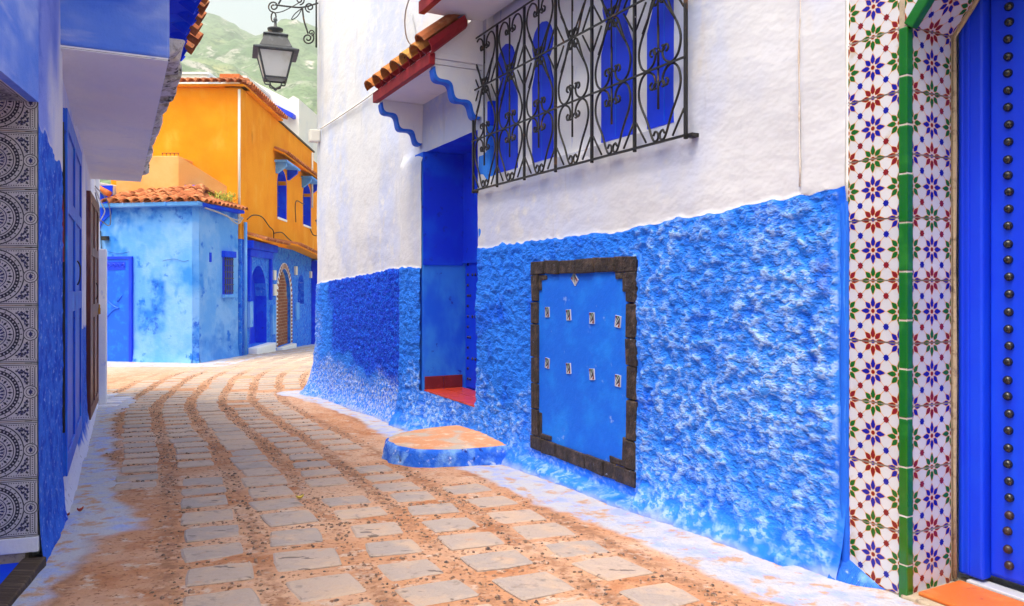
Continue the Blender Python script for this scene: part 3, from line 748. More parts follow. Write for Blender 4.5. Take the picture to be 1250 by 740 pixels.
mb = MB(FR); mb.box(10.40, 10.56, .0, .17, 2.36, 2.56); jb = mb.build('junction_box', 'pipe_white', rh, .02)

mb = MB(FR); mb.tube([(.575 + .012 * nz(0, z, 2, 4), .012 + .008 * nz(1, z, 0, 3), z) for z in [.50 + .08 * i for i in range(30)]], [.004 + .006 * abs(nz(3, i, 0, .7)) for i in range(30)], 6); mb.build('plaster_crack', 'old_mortar', rh, smooth=True)
# tiled arch of the near door
def clip(poly, nx, ny, c):
    out = []
    for i in range(len(poly)):
        p, q = poly[i], poly[(i + 1) % len(poly)]
        a = p[0] * nx + p[1] * ny - c; b = q[0] * nx + q[1] * ny - c
        if a <= 0: out.append(p)
        if (a < 0 < b) or (b < 0 < a):
            t = a / (a - b); out.append((p[0] + (q[0] - p[0]) * t, p[1] + (q[1] - p[1]) * t))
    return out
def zellige(variant, extra=None, wd=1.0):
    """unit star-and-flower tile in x (across) and z (up), face towards +y"""
    mb = MB(); e = .012
    halves = [(-1, 0, -e), (1, 0, wd - e), (0, -1, -e), (0, 1, 1 - e)] + ([extra] if extra else [])
    def add(poly, lay, mi):
        for h in halves:
            poly = clip(poly, *h)
            if len(poly) < 3: return
        mb.add([(x, lay, z) for x, z in poly], [tuple(range(len(poly)))], mi)
    base = [(e, e), (wd - e, e), (wd - e, 1 - e), (e, 1 - e)]
    if extra: base = clip(base, *extra)
    if len(base) > 2: mb.prism([(x, -.04, z) for x, z in base], (0, .04, 0), 0)
    B, G, Rr = 2, 3, 4
    top, bot = ((G, Rr) if variant == 0 else (Rr, G))
    fl = [(.5, .5, B, Rr), (.5, 1, top, B if top == Rr else Rr), (.5, 0, bot, B if bot == Rr else Rr), (0, .5, G, Rr), (1, .5, G, Rr),
          (0, 0, Rr if variant else B, B), (1, 0, Rr if variant else B, B), (0, 1, B if variant else Rr, B), (1, 1, B if variant else Rr, B)]
    st = [(.25, .25), (.75, .25), (.25, .75), (.75, .75)]
    def strip(p, q, w, lay, mi):
        dx, dz = q[0] - p[0], q[1] - p[1]; l = sqrt(dx * dx + dz * dz); nx, nz2 = -dz / l * w, dx / l * w
        add([(p[0] + nx, p[1] + nz2), (p[0] - nx, p[1] - nz2), (q[0] - nx, q[1] - nz2), (q[0] + nx, q[1] + nz2)], lay, mi)
    for (cx, cz, c, cc) in fl:
        for k in range(8):
            a = k * pi / 4; ca, sa = cos(a), sin(a)
            L0, L1, W = .062, (.225 if k % 2 == 0 else .208), .042
            leaf = [(L0, 0), (L0 + .03, -W * .75), (L0 + .075, -W), (L1 - .025, -W * .42), (L1, 0), (L1 - .025, W * .42), (L0 + .075, W), (L0 + .03, W * .75)]
            big = [(L0 - .01, 0), (L0 + .028, -W * .95), (L0 + .075, -W * 1.18), (L1 - .02, -W * .62), (L1 + .018, 0), (L1 - .02, W * .62), (L0 + .075, W * 1.18), (L0 + .028, W * .95)]
            add([(cx + x * ca - y * sa, cz + x * sa + y * ca) for x, y in big], .0012, 1)
            add([(cx + x * ca - y * sa, cz + x * sa + y * ca) for x, y in leaf], .0024, c)
            for (sx, sz) in st:
                tx, tz = cx + (L1 + .01) * ca, cz + (L1 + .01) * sa
                if sqrt((tx - sx) ** 2 + (tz - sz) ** 2) < .22: strip((tx, tz), (sx, sz), .0055, .0009, 1)
        for i_ in range(1):
            add([(cx + .045 * cos(t * pi / 4 + .39), cz + .045 * sin(t * pi / 4 + .39)) for t in range(8)], .0012, 1)
            add([(cx + .034 * cos(t * pi / 4 + .39), cz + .034 * sin(t * pi / 4 + .39)) for t in range(8)], .0024, cc)
    for i, (sx, sz) in enumerate(st):
        c = B if (sz < .5) == (variant == 0) else Rr
        for rot in (0, pi / 4):
            add([(sx + .060 * cos(t * pi / 2 + rot + pi / 4), sz + .060 * sin(t * pi / 2 + rot + pi / 4)) for t in range(4)], .0024 + rot * .0002, c)
    return mb.mesh('wall_tile', ['tile_white', 'tile_line', 'tile_blue', 'tile_green', 'tile_red'], fix=False)
for_fix = None
ZT = [zellige(0), zellige(1)]
for m_ in ZT: pass
TS = .2755
sur = one('door_surround', FR, 'grout', rh, (.004, .298, -.33, -.004, -1.6, 1.985)); sur['label'] = 'flower tiled door surround with green glazed edge'
arcC, arcR = (-.68, .75), .78
a0 = math.atan2(1.13 - .75, .68)
arc = [(arcC[0] + arcR * cos(a0 + (pi - 2 * a0) * i / 6), arcC[1] + arcR * sin(a0 + (pi - 2 * a0) * i / 6)) for i in range(7)]
mb = MB(FR)
for p, q in zip(arc, arc[1:]): mb.prism([(p[0], -.33, p[1]), (q[0], -.33, q[1]), (q[0], -.33, 1.985), (p[0], -.33, 1.985)], (0, .326, 0))
mb.box(-1.66, -1.364, -.33, -.004, -1.6, 1.985)
mb.build('arch_core', 'grout', sur)
def flip(me):      # faces of flat print must look outwards
    return me
for i in range(12):                                         # street face
    z = -1.35 + i * TS
    place('wall_tile', ZT[i % 2], FR @ T(.300, 0, z) @ S3(-.256, TS, TS) if False else FR @ T(.034, R.uniform(-.0015, .0015), z) @ RY(R.uniform(-.006, .006)) @ S3(.266, TS, TS), sur)
for i in range(9):                                          # reveal, faces the eye
    z = -1.35 + i * TS
    M = Matrix(((0, -1, 0, -.002), (1, 0, 0, -.305), (0, 0, 1, z), (0, 0, 0, 1)))
    place('wall_tile', ZT[(i + 1) % 2], FR @ M @ S3(.275, TS, TS), sur)
for k in range(6):                                          # underside of the arch
    p, q = Vector((arc[k][0], 0, arc[k][1])), Vector((arc[k + 1][0], 0, arc[k + 1][1]))
    ez = (q - p).normalized(); ex = Vector((0, 1, 0)); ey = ez.cross(ex)
    M = Matrix(((ex.x, ey.x, ez.x, p.x + ey.x * .003), (ex.y, ey.y, ez.y, -.305), (ex.z, ey.z, ez.z, p.z + ey.z * .003), (0, 0, 0, 1)))
    place('wall_tile', ZT[k % 2], FR @ M @ S3(.275, TS, (q - p).length), sur)
# spandrel tiles, cut along the arch
for i in range(5):
    for j in range(3):
        x0 = .012 - (i + 1) * TS; z0 = -1.35 + (9 + j) * TS
        ctr = x0 + TS / 2
        ok = True; ext = None
        best = None
        for p, q in zip(arc, arc[1:]):
            nx, nz2 = -(q[1] - p[1]), (q[0] - p[0]); l = sqrt(nx * nx + nz2 * nz2); nx /= l; nz2 /= l
            if q[0] <= ctr <= p[0] or (i == 0 and p is arc[0]):
                c = (p[0] - x0) / TS * nx + (p[1] - z0) / TS * nz2
                best = (nx, nz2, c)
        if best is None: continue
        inside = [max(0, min(1, 0)) for _ in ()]
        corners = [best[0] * x + best[1] * z - best[2] for x, z in ((0, 0), (1, 0), (1, 1), (0, 1))]
        if min(corners) > 0: continue
        me = ZT[(j + 1) % 2] if max(corners) <= 0 else zellige((j + 1) % 2, best)
        place('wall_tile', me, FR @ T(x0, .0, z0) @ S3(TS, TS, TS), sur)
one('edge_bed', FR, 'old_mortar', sur, (-.0075, .0295, -.0275, .0105, -1.42, 1.12))
for i in range(12):                                         # green glazed edge
    z = -1.42 + i * .2125
    one('edge_tile', FR, 'trim_green', sur, (-.010 + R.uniform(-.001, .001), .032, -.030, .013 + R.uniform(-.001, .001), z, z + .209), .006)
for k in range(6):
    p, q = Vector((arc[k][0], 0, arc[k][1])), Vector((arc[k + 1][0], 0, arc[k + 1][1])); t = (q - p).normalized(); n_ = Vector((t.z, 0, -t.x))
    mb = MB(FR); pts = [p - n_ * .036 + t * .004, q - n_ * .036 - t * .004, q + n_ * .014 - t * .004, p + n_ * .014 + t * .004]
    mb.prism([(a.x, -.030, a.z) for a in pts], (0, .043, 0)); mb.build('edge_tile', 'trim_green', sur, .006)
mb = MB(FR)
mb.tube([(-.005, -.326, z) for z in (-1.32, -.9, -.4, .1, .6, 1.13)] + [(p[0], -.326, p[1]) for p in arc[1:3]], [.011, .008, .012, .007, .012, .008, .009, .009], 7)
mb.build('mortar_joint', 'grout', sur, smooth=True)
# blue studded door inside the arch
ad = one('arched_door', FR, 'cobalt_paint', rh, (-1.36, .0, -.44, -.415, -1.285, 1.55)); ad['label'] = 'blue studded wooden door inside the tiled arch'
mb = MB(FR)
mb.box(-.118, -.004, -.42, -.350, -1.30, 1.55); mb.box(-1.36, -1.215, -.42, -.350, -1.30, 1.55)
mb.build('door_frame', 'cobalt_paint', ad, .012)
mb = MB(FR); mb.box(-.060, -.046, -.352, -.343, -1.29, 1.5); mb.box(-.030, -.018, -.352, -.346, -1.29, 1.5); mb.build('moulding', 'cobalt_paint', ad, .004)
mb = MB(FR); mb.box(-.68, -.126, -.416, -.388, -1.27, 1.5); mb.box(-1.205, -.69, -.416, -.388, -1.27, 1.5); lf = mb.build('door_leaf', 'cobalt_paint', ad, .01)
mb = MB(); mb.lathe([(.0195, 0), (.0195, .005), (.016, .014), (.009, .019), (.001, .0205)], (0, 0, 0), 14, axis='y')
BST = [mb.mesh('stud', [m]) for m in ('stud_black', 'stud_brown')]
for b_ in BST: b_.polygons.foreach_set('use_smooth', [True] * len(b_.polygons))
for i in range(37):
    z = -1.21 + i * .0735
    place('stud', BST[1 if i < 4 else 0], FR @ T(-.208 + R.uniform(-.004, .004), -.387, z + R.uniform(-.004, .004)) @ RY(R.uniform(0, 3)), lf)
    if i % 2: place('stud', BST[0], FR @ T(-.58, -.387, z), lf)
th = one('threshold', FR, 'grout', rh, (-1.36, .02, -.43, .02, -1.75, -1.335), .01)
one('floor_tile', FR, 'terracotta_tile', th, (-.64, -.03, -.325, -.03, -1.335, -1.318), .006)
one('floor_tile', FR, 'terracotta_tile', th, (-1.3, -.65, -.325, -.03, -1.335, -1.318), .006)
one('saddle_tile', FR, 'tile_white', th, (-1.30, -.05, -.41, -.335, -1.335, -1.312), .006)
# smooth blue strip between rough wall and tiles
mb = MB(FR); mb.tube([(.318 + .006 * nz(0, z, 0, 3), -.004, z) for z in [-1.45 + .1 * i for i in range(20)]], [.026] * 19 + [.018], 8)
mb.build('wall_strip', 'blue_trim', rh, smooth=True)
mb = MB(FR); mb.tube([(.312, -.012, .40 + .1 * i) for i in range(50)], .022, 6); mb.build('plaster_edge', 'soffit_white', rh, smooth=True)
# base fillet under the tiles
mb = MB(FR)
N_ = 14
for i in range(N_):
    a = -.02 + .36 * i / N_; b = -.02 + .36 * (i + 1) / N_
    f = lambda t: (-1.385 + .14 * (t / .34) ** 1.1 if t > 0 else -1.385)
    mb.add([(a, -.01, f(a)), (b, -.01, f(b)), (b, .05 + .03 * b, f(b) - .07), (a, .05, f(a) - .06), (a, .19, -1.50), (b, .19, -1.50)], [(0, 1, 2, 3), (3, 2, 5, 4)])
mb.build('base_fillet', 'step_blue', rh, smooth=True)

# half-round entrance step
st_ = root('entrance_step', tuple(FR @ Vector((4.4, .4, 0)))[:2] + (CZ + zrel(7) - .02,), 'half-round blue step with bare worn top below the entry', 'step')
def step_ring(z, grow, jit):
    out = []
    for i in range(49):
        a = pi * i / 48; rr = 1 + .03 * nz(cos(a) * 2, sin(a) * 2, z, 2) + jit * nz(cos(a) * 9, sin(a) * 9, z * 9, 1.5)
        out.append((4.18 + (.56 + grow) * math.copysign(abs(cos(a)) ** .80, cos(a)) * rr, .02 + (.90 + grow) * max(0, sin(a)) ** .80 * rr, z))
    return out
mb = MB(FR); rings = []
for z, g_ in ((-1.70, .06), (-1.56, .045), (-1.50, .03), (-1.46, .02), (-1.42, .015), (-1.385, .008), (-1.36, 0), (-1.345, -.02)): rings.append(step_ring(z, g_, .016))
vs = [p for r in rings for p in r]; n = 49
mb.add(vs, [(i * n + j, i * n + j + 1, (i + 1) * n + j + 1, (i + 1) * n + j) for i in range(len(rings) - 1) for j in range(n - 1)])
mb.build('step_side', 'step_blue', st_, smooth=True)
mb = MB(FR); top = step_ring(-1.346, -.018, .016); mb.add(top + [(4.18, .02, -1.325)], [(j, j + 1, 49) for j in range(48)]); mb.build('step_tread', 'step_top', st_)

# ------------------------------------------------------------------ lantern on the far corner of the right house
def lantern():
    Lx, Ly = -3.78, 12.3
    def zz(py): return (350 - py) / 940 * Ly
    r = root('street_lantern', (Lx, Ly, CZ + zz(112)), 'black four-sided lantern with milky panes hanging from the corner bracket', 'lantern')
    F = Matrix.Translation((Lx, Ly, CZ)) @ RZ(radians(20))
    def fr4(h0, r0, h1, r1, mb, q=4):
        pass
    a, b = .265, .165                       # half width at top and bottom of the glass
    zt, zb = zz(66), zz(97)
    for k in range(4):
        Fk = F @ RZ(k * pi / 2)
        mb = MB(Fk); mb.prism([(-a + .02, -a, zt), (a - .02, -a, zt), (b - .015, -b, zb), (-b + .015, -b, zb)], (0, .01, 0)); mb.build('glass_pane', 'milky_glass', r)
    mb = MB(F)
    for sx, sy in ((-1, -1), (1, -1), (1, 1), (-1, 1)):
        mb.tube([(sx * a, sy * a, zt), (sx * b, sy * b, zb)], .016, 6)
        q = (-sy, sx)
        mb.tube([(sx * a, sy * a, zt), (q[0] * a, q[1] * a, zt)], .016, 6); mb.tube([(sx * b, sy * b, zb), (q[0] * b, q[1] * b, zb)], .016, 6)
        mb.tube(catmull([(sx * b, sy * b, zb), (sx * b * .9, sy * b * .9, zb - .05), (sx * b * .55, sy * b * .55, zb - .07), (sx * b * .45, sy * b * .45, zb - .12), (0, 0, zb - .15)], 4), .012, 5)
    mb.build('lantern_frame', 'lamp_iron', r)
    mb = MB(F)
    def ring4(h, z): return [(-h, -h, z), (h, -h, z), (h, h, z), (-h, h, z)]
    lv = [ring4(.345, zt - .01), ring4(.345, zt + .015), ring4(.245, zt + .06), ring4(.245, zt + .07), ring4(.165, zt + .255), ring4(.19, zt + .26), ring4(.19, zt + .275), ring4(.07, zt + .33)]
    mb.add([p for l in lv for p in l], [(4 * i + j, 4 * i + (j + 1) % 4, 4 * i + 4 + (j + 1) % 4, 4 * i + 4 + j) for i in range(len(lv) - 1) for j in range(4)] + [(0, 1, 2, 3), (28, 29, 30, 31)])
    mb.build('lantern_roof', 'lamp_iron', r, .006)
    mb = MB(F); mb.lathe([(.06, zt + .32), (.05, zt + .36), (.12, zt + .375), (.125, zt + .40), (.06, zt + .425), (.025, zt + .44), (.02, zt + .52), (.035, zt + .54), (.02, zt + .58)], (0, 0, 0), 14)
    mb.build('finial', 'lamp_iron', r, smooth=True)
    mb = MB(F); mb.lathe([(.002, zb - .185), (.028, zb - .17), (.028, zb - .15), (.01, zb - .14)], (0, 0, 0), 10)
    mb.build('bottom_knob', 'lamp_iron', r, smooth=True)
    # bracket, in the plane of the picture's corner: from the wall to above the lantern
    mb = MB(Matrix.Translation((0, 0, CZ)))
    def w(px, py, Y=Ly): return ((px - 625) / 940 * Y, Y, (350 - py) / 940 * Y)
    ring = [w(334 + 3 * cos(t), 21 + 6 * sin(t)) for t in [i * pi / 5 for i in range(11)]]
    mb.tube(ring, .012, 5)
    def sp(cx, cy, r_, a0, turns, sg, n=26): return [w(cx + r_ * (1 - .8 * i / n) * cos(a0 + sg * turns * 2 * pi * i / n), cy + r_ * (1 - .8 * i / n) * sin(a0 + sg * turns * 2 * pi * i / n)) for i in range(n + 1)]
    mb.tube(sp(334, 8, 7, pi / 2, 1.6, 1), .012, 5); mb.tube(sp(366, 0, 6, pi / 2, 1.5, -1), .012, 5); mb.tube(sp(378, 9, 6, pi / 2, 1.5, 1), .012, 5)
    mb.tube(sp(376, 47, 7.5, -.8, 1.6, 1), .013, 5); mb.tube(sp(380, 40, 4, 1.5, 1.3, -1), .011, 5)
    mb.tube(catmull([w(336, 6), w(352, 8), w(369, 9), w(388, 4, 12.6)], 5), .014, 5)
    mb.tube(catmull([w(335, 16), w(345, 14), w(357, 8), w(366, 3)], 5), .008, 5)
    mb.tube(catmull([w(369, 9), w(371, 25), w(376, 41)], 5), .014, 5)
    mb.tube(catmull([w(369, 10), w(360, 17), w(356, 24), w(363, 20), w(369, 10)], 5), .008, 5)
    mb.tube(catmull([w(340, 5), w(350, -12), w(369, -25), w(388, -32, 12.6)], 5), .014, 5); mb.tube([w(386, -36, 12.6), w(386, 58, 12.6)], .014, 5)
    mb.build('wall_bracket', 'iron_black', r, smooth=True)
lantern()

# ------------------------------------------------------------------ left house
lh = root('corner_house', (-2.357, 3.92, CZ + zrel(3.92)), 'left house with white overhanging bay and blue tiled niche', 'house')
def LV(v, w, z): return Vector((-v, w, z))
def left_wall():
    vs_ = steps(-.14, 1.0, .02) + steps(1.0, 4, .06) + steps(4, 9.6, .12) + [9.6]
    zs = steps(-2.0, 1.0, .025) + steps(1.0, 2.7, .06) + [2.7]
    V = []; A = {'dado': [], 'wash': [], 'tint': []}; m = len(zs)
    for v in vs_:
        g = zrel(3.92 + .8898 * v)
        dz = .80 - .12 * v if v < .88 else (-2.2 if .9 < v < 3.1 else -.42)
        for z in zs:
            e = dz + .05 * nz(v, z, 0, 6)
            D = sst(e + .03, e - .03, z)
            r = noise.noise(Vector((v, z, 4)) * 14) * .6 + noise.noise(Vector((v, z, 9)) * 30) * .4
            h = z - g
            path = -.035 + .052 * (v + .14) / .94 if v < .8 else (.017 - .035 * sst(.8, .88, v) if v < 3.2 else 0)
            ed = sst(-.14, -.04, v)
            prot = path + ed * (D * .010 * r + .003 * nz(v, z, 3, 3)) + (.07 if v > .9 else .028) * exp(-max(0, h) / .13)
            V.append(LV(v, prot, z)); A['dado'].append(D)
            A['tint'].append(max(0, sst(.62, .0, v + .25 * nz(v, z, 2, 2.5) - .25 * sst(.9, 1.6, z)) ) * (1 - D))
            A['wash'].append(sst(.28, .0, h + .1 * nz(v, z, 2, 5)) if v > .82 else .3 * sst(.22, .05, h + .1 * nz(v, z, 2, 5)))
    F = [(i * m + j, i * m + j + 1, (i + 1) * m + j + 1, (i + 1) * m + j) for i in range(len(vs_) - 1) for j in range(m - 1)]
    off = rootloc(lh); me = bpy.data.meshes.new('wall'); me.from_pydata([(FLm @ p) - off for p in V], [], F); me.materials.append(MATS['left_wall'])
    for k_, d in A.items(): me.attributes.new(k_, 'FLOAT', 'POINT').data.foreach_set('value', d)
    me.polygons.foreach_set('use_smooth', [True] * len(F)); o = bpy.data.objects.new('wall', me); attach(o, lh)
left_wall()
def lbox(mb, v0, v1, w0, w1, z0, z1): mb.box(-v1, -v0, w0, w1, z0, z1)
mb = MB(FLm); lbox(mb, .1, 9.58, -5, -.05, -2.3, 2.65); mb.build('building_core', 'white_house', lh)
mb = MB(FLm); lbox(mb, 9.50, 9.62, -5, .06, -2.0, 2.7); mb.build('end_wall', 'soffit_white', lh, .02)
bay = MB(FLm); lbox(bay, .68, 6.9, -.03, .60, 1.425, 2.55); bay = bay.build('overhanging_bay', 'near_left_wall', lh, .015); bay['label'] = 'blue faced bay jutting over the alley'
mb = MB(FLm); lbox(mb, .685, 6.89, -.02, .592, 1.405, 1.424); mb.build('soffit', 'soffit_white', bay)
mb = MB(FLm); mb.tube([LV(.69, .0 + .6 * i / 12, 1.412 + .004 * nz(i, 0, 0, 1)) for i in range(13)], .006, 5); mb.build('soffit_crack', 'dark_wood', bay)
# rubble cornice stones along the street edge of the bay
rr_ = random.Random(3); v = .95
while v < 6.9:
    L_ = rr_.uniform(.18, .42); d = rr_.uniform(.035, .125) + (.02 if v < 3 else 0); h = rr_.uniform(.08, .17)
    z0 = 1.52 + rr_.uniform(-.03, .03)
    mb = MB(FLm); j = lambda: rr_.uniform(-.028, .028)
    mb.add([(-v - L_ + .01 + j(), .59, z0), (-v - .01, .59, z0 + j()), (-v - .01 + j(), .59 + d, z0 + .03 + j()), (-v - L_ + .01 + j(), .59 + d + j(), z0 + .03 + j()),
            (-v - L_ + .01, .59, z0 + h), (-v - .01, .59, z0 + h), (-v - .01 + j(), .60 + d + j(), z0 + h + j()), (-v - L_ + .01 + j(), .60 + d + j(), z0 + h + j())],
           [(0, 3, 2, 1), (4, 5, 6, 7), (0, 1, 5, 4), (1, 2, 6, 5), (2, 3, 7, 6), (3, 0, 4, 7)])
    mb.build('rubble_stone', 'rubble', bay, .02)
    v += L_ + .005
# eave
eave = MB(FLm); eave.prism([LV(-.2, .55, 2.52), LV(-.2, .84, 2.30), LV(-.2, .84, 2.26), LV(-.2, .55, 2.24)], (-3.75, 0, 0)); eave = eave.build('eave', 'cobalt_plaster', lh, .01)
mb = MB(FLm); mb.prism([LV(3.6, .58, 2.30), LV(3.6, .66, 2.24), LV(3.6, .66, 1.75), LV(3.6, .58, 1.72)], (-3.3, 0, 0)); mb.build('cornice_back', 'rubble', bay)
for i in range(20):
    v = -.1 + i * .29
    if v > 3.5: break
    for row in range(2):
        ang = radians(32)
        M = FLm @ T(-v, .95 + R.uniform(-.02, .02) - row * .30, 2.25 + row * .19 + R.uniform(-.01, .01)) @ RX(-ang) @ RZ(R.uniform(-.08, .08)) @ S3(1.25, 1.1, 1.2)
        place('roof_tile', TILE, M, eave)
        if row == 0: place('pan_tile', PANB, FLm @ T(-v - .145, .90 + R.uniform(-.02, .02), 2.26) @ RX(-ang) @ RY(pi) @ S3(1.2, 1, 1), eave)
mb = MB(FLm); lbox(mb, .0, 6.9, -4, .62, 2.56, 2.66); mb.build('roof_slab', 'white_house', lh)
# near-left wall with the niche
NW = MB(FN)
NW.box(0, 1.35, -.46, 0, .905, 2.64); NW.box(1.35, 3.9, -.46, 0, -1.9, 2.64)
nw = NW.build('niche_wall', 'near_left_wall', lh); nw['label'] = 'lavender blue wall over the tiled niche'
mb = MB(FN); mb.box(-.45, 1.6, -1.2, -.47, -1.9, 2.6); mb.build('niche_back', 'cobalt_plaster', lh)
mb = MB(FJ); mb.box(.06, .46, -.13, -.006, -1.6, 1.03); jm = mb.build('tiled_jamb', 'grout', lh); jm['label'] = 'niche side lined with grey and black medallion tiles'
def medallion():
    mb = MB(); W, H = .38, .281; e = .002; cx, cz = .19, H / 2
    mb.prism([(e, -.008, e), (W - e, -.008, e), (W - e, -.008, H - e), (e, -.008, H - e)], (0, .008, 0), 0)
    ly = [.0004, .0008, .0012]
    def ring(x, z, r0, r1, mi, l=0, n=40):
        p = [(x + r * cos(2 * pi * i / n), ly[l], z + r * sin(2 * pi * i / n)) for r in (r0, r1) for i in range(n)]
        mb.add(p, [(i, (i + 1) % n, n + (i + 1) % n, n + i) for i in range(n)], mi)
    def dot(x, z, a, l_, w, mi, l=1):
        ca, sa = cos(a), sin(a)
        mb.add([(x + ca * l_, ly[l], z + sa * l_), (x - sa * w, ly[l], z + ca * w), (x - ca * l_, ly[l], z - sa * l_), (x + sa * w, ly[l], z - ca * w)], [(0, 1, 2, 3)], mi)
    ring(cx, cz, .128, .1335, 1); ring(cx, cz, .096, .114, 1); ring(cx, cz, .086, .090, 1); ring(cx, cz, .056, .060, 2); ring(cx, cz, .016, .022, 2)
    for i in range(40): dot(cx + .105 * cos(i * pi / 20), cz + .105 * sin(i * pi / 20), i * pi / 20, .005, .0045, 0)
    for i in range(40): dot(cx + .0475 * cos(i * pi / 20), cz + .0475 * sin(i * pi / 20), i * pi / 20, .004, .0025, 1)
    for i in range(28): dot(cx + .120 * cos(i * pi / 14), cz + .120 * sin(i * pi / 14), i * pi / 14, .006, .0035, 1)
    for i in range(16):
        a = i * pi / 8; dot(cx + .073 * cos(a), cz + .073 * sin(a), a, .012, .006, 1); dot(cx + .040 * cos(a + .2), cz + .040 * sin(a + .2), a, .014, .005, 2)
        dot(cx + .073 * cos(a + .2), cz + .073 * sin(a + .2), a, .005, .004, 2)
    for s0 in (0, 1):                                           # border rows
        for z0 in (.006, H - .010):
            mb.add([(e, ly[0], z0), (W - e, ly[0], z0), (W - e, ly[0], z0 + .0035), (e, ly[0], z0 + .0035)], [(0, 1, 2, 3)], 1)
    for i in range(36): dot(.008 + i * .0104, .017, 0, .0038, .003, 1); dot(.008 + i * .0104, H - .017, 0, .0038, .003, 1)
    for sx in (-1, 1):
        for off_ in (.178, .158):
            x = cx + sx * off_; mb.add([(x - .0018, ly[0], .02), (x + .0018, ly[0], .02), (x + .0018, ly[0], H - .02), (x - .0018, ly[0], H - .02)], [(0, 1, 2, 3)], 1)
        for i in range(22): dot(cx + sx * .168, .026 + i * .0108, 0, .004, .0032, 1)
        mx = cx + sx * .160; ring(mx, cz, .0, .034, 0, 1, 20); ring(mx, cz, .029, .033, 1, 2, 20); ring(mx, cz, .018, .021, 1, 2, 16)
        dot(mx, cz, pi / 2, .016, .009, 2, 2)
        for sz in (-1, 1):                                      # corner arabesques
            X0, Z0 = cx + sx * .150, cz + sz * .112
            rng = random.Random(40)
            for k in range(95):
                x = rng.uniform(0, .068); z = rng.uniform(0, .075)
                px, pz = X0 - sx * x, Z0 - sz * z
                if sqrt((px - cx) ** 2 + (pz - cz) ** 2) < .142: continue
                dot(px, pz, rng.choice((.8, 2.3, 0, 1.57)), rng.uniform(.006, .010), rng.uniform(.0025, .005), 2 if k % 2 else 1, rng.choice((0, 1, 2)))
    return mb.mesh('medallion_tile', ['tile_grey', 'tile_ink', 'tile_navy'], fix=False)
MT = medallion()
for i in range(8): place('medallion_tile', MT, FJ @ T(.004, 0, -1.222 + i * .283), jm)
one('jamb_plinth', FJ, 'soffit_white', jm, (.0, .46, -.03, .006, -1.30, -1.226), .004)
for i in range(5):                                             # underside of the niche's head
    M = FN @ Matrix(((1, 0, 0, .004 + i * .27), (0, 0, -1, -.04), (0, -1, 0, .903), (0, 0, 0, 1))) @ S3(.7, 1, 1.45)
    place('medallion_tile', MT, M, jm)
one('niche_floor', FN, 'cobalt_plaster', lh, (0, 1.35, -.47, -.07, -1.75, -1.345))
mb = MB(FN); mb.box(.0, 1.35, -.07, .035, -1.75, -1.325); mb.build('threshold', 'dark_wood', lh, .008)
# doors opening on the alley
def leaf(name, v0, v1, w0, w1, z0, z1, m, lbl):
    a = LV(v0, w0, 0); b = LV(v1, w1, 0); d = (b - a); L_ = d.length; d.normalize(); n_ = Vector((-d.y, d.x, 0))
    if n_.y < 0: n_ = -n_
    F = FLm @ Matrix(((d.x, n_.x, 0, a.x), (d.y, n_.y, 0, a.y), (0, 0, 1, 0), (0, 0, 0, 1)))
    mb = MB(F); mb.box(0, L_, -.03, .0, z0, z1); o = mb.build(name, m, lh, .004); o['label'] = lbl
    H = z1 - z0
    for (x0, x1, za, zb) in ((0, .09, z0, z1), (L_ - .09, L_, z0, z1), (L_ * .47, L_ * .53, z0, z1), (.09, L_ - .09, z0, z0 + .12), (.09, L_ - .09, z1 - .12, z1), (.09, L_ - .09, z0 + H * .44, z0 + H * .50), (.09, L_ - .09, z0 + H * .72, z0 + H * .76)):
        one('rail', F, m, o, (x0, x1, .001, .014, za, zb), .003)
    mb = MB(F); mb.tube(catmull([(L_ * .62, .014, z0 + H * .52), (L_ * .62, .030, z0 + H * .54), (L_ * .62, .032, z0 + H * .58), (L_ * .62, .014, z0 + H * .60)], 4), .006, 6); mb.build('handle', 'iron_black', o, smooth=True)
    return F, o, L_
leaf('double_door', 1.05, 2.9, .016, .030, -1.20, 1.13, 'door_blue_old', 'worn blue metal double door')
F2, bd, L2 = leaf('metal_door', 5.3, 6.95, .030, .080, -1.50, 1.08, 'door_brown', 'dark brown metal door with brass padlock')
mb = MB(F2); mb.box(L2 - .12, L2 - .04, .014, .04, -.36, -.28); mb.tube(catmull([(L2 - .11, .027, -.28), (L2 - .11, .027, -.24), (L2 - .05, .027, -.24), (L2 - .05, .027, -.28)], 4), .008, 6); mb.build('padlock', 'brass', bd, .006)
mb = MB(FLm); lbox(mb, 8.1, 8.5, -.02, .175, -2.0, .55); mb.build('corner_post', 'soffit_white', lh, .02)
mb = MB(FLm); lbox(mb, .86, .95, .0, .02, .15, .62); mb.build('meter_box', 'maroon_paint', lh, .006)
mb = MB(FLm); mb.tube(catmull([LV(.84, .015, 1.0), LV(.86, .02, .6), LV(.9, .018, .2), LV(.88, .018, -.4), LV(.92, .015, -.9)], 5), .008, 5); mb.build('wall_cable', 'cable_black', lh, smooth=True)
for pth, mt in (([(7.0, .05, 1.30), (7.2, .12, 1.12), (7.1, .16, 1.0), (6.98, .10, .86)], 'pipe_white'), ([(7.0, .05, 1.33), (7.3, .20, 1.15), (7.4, .22, .85), (7.2, .1, .9)], 'cable_grey'), ([(7.05, .05, 1.25), (7.15, .10, 1.0), (7.0, .07, .75)], 'cable_grey')):
    mb = MB(FLm); mb.tube(catmull([LV(*p) for p in pth], 5), .008, 5); mb.build('hanging_cable', mt, lh, smooth=True)

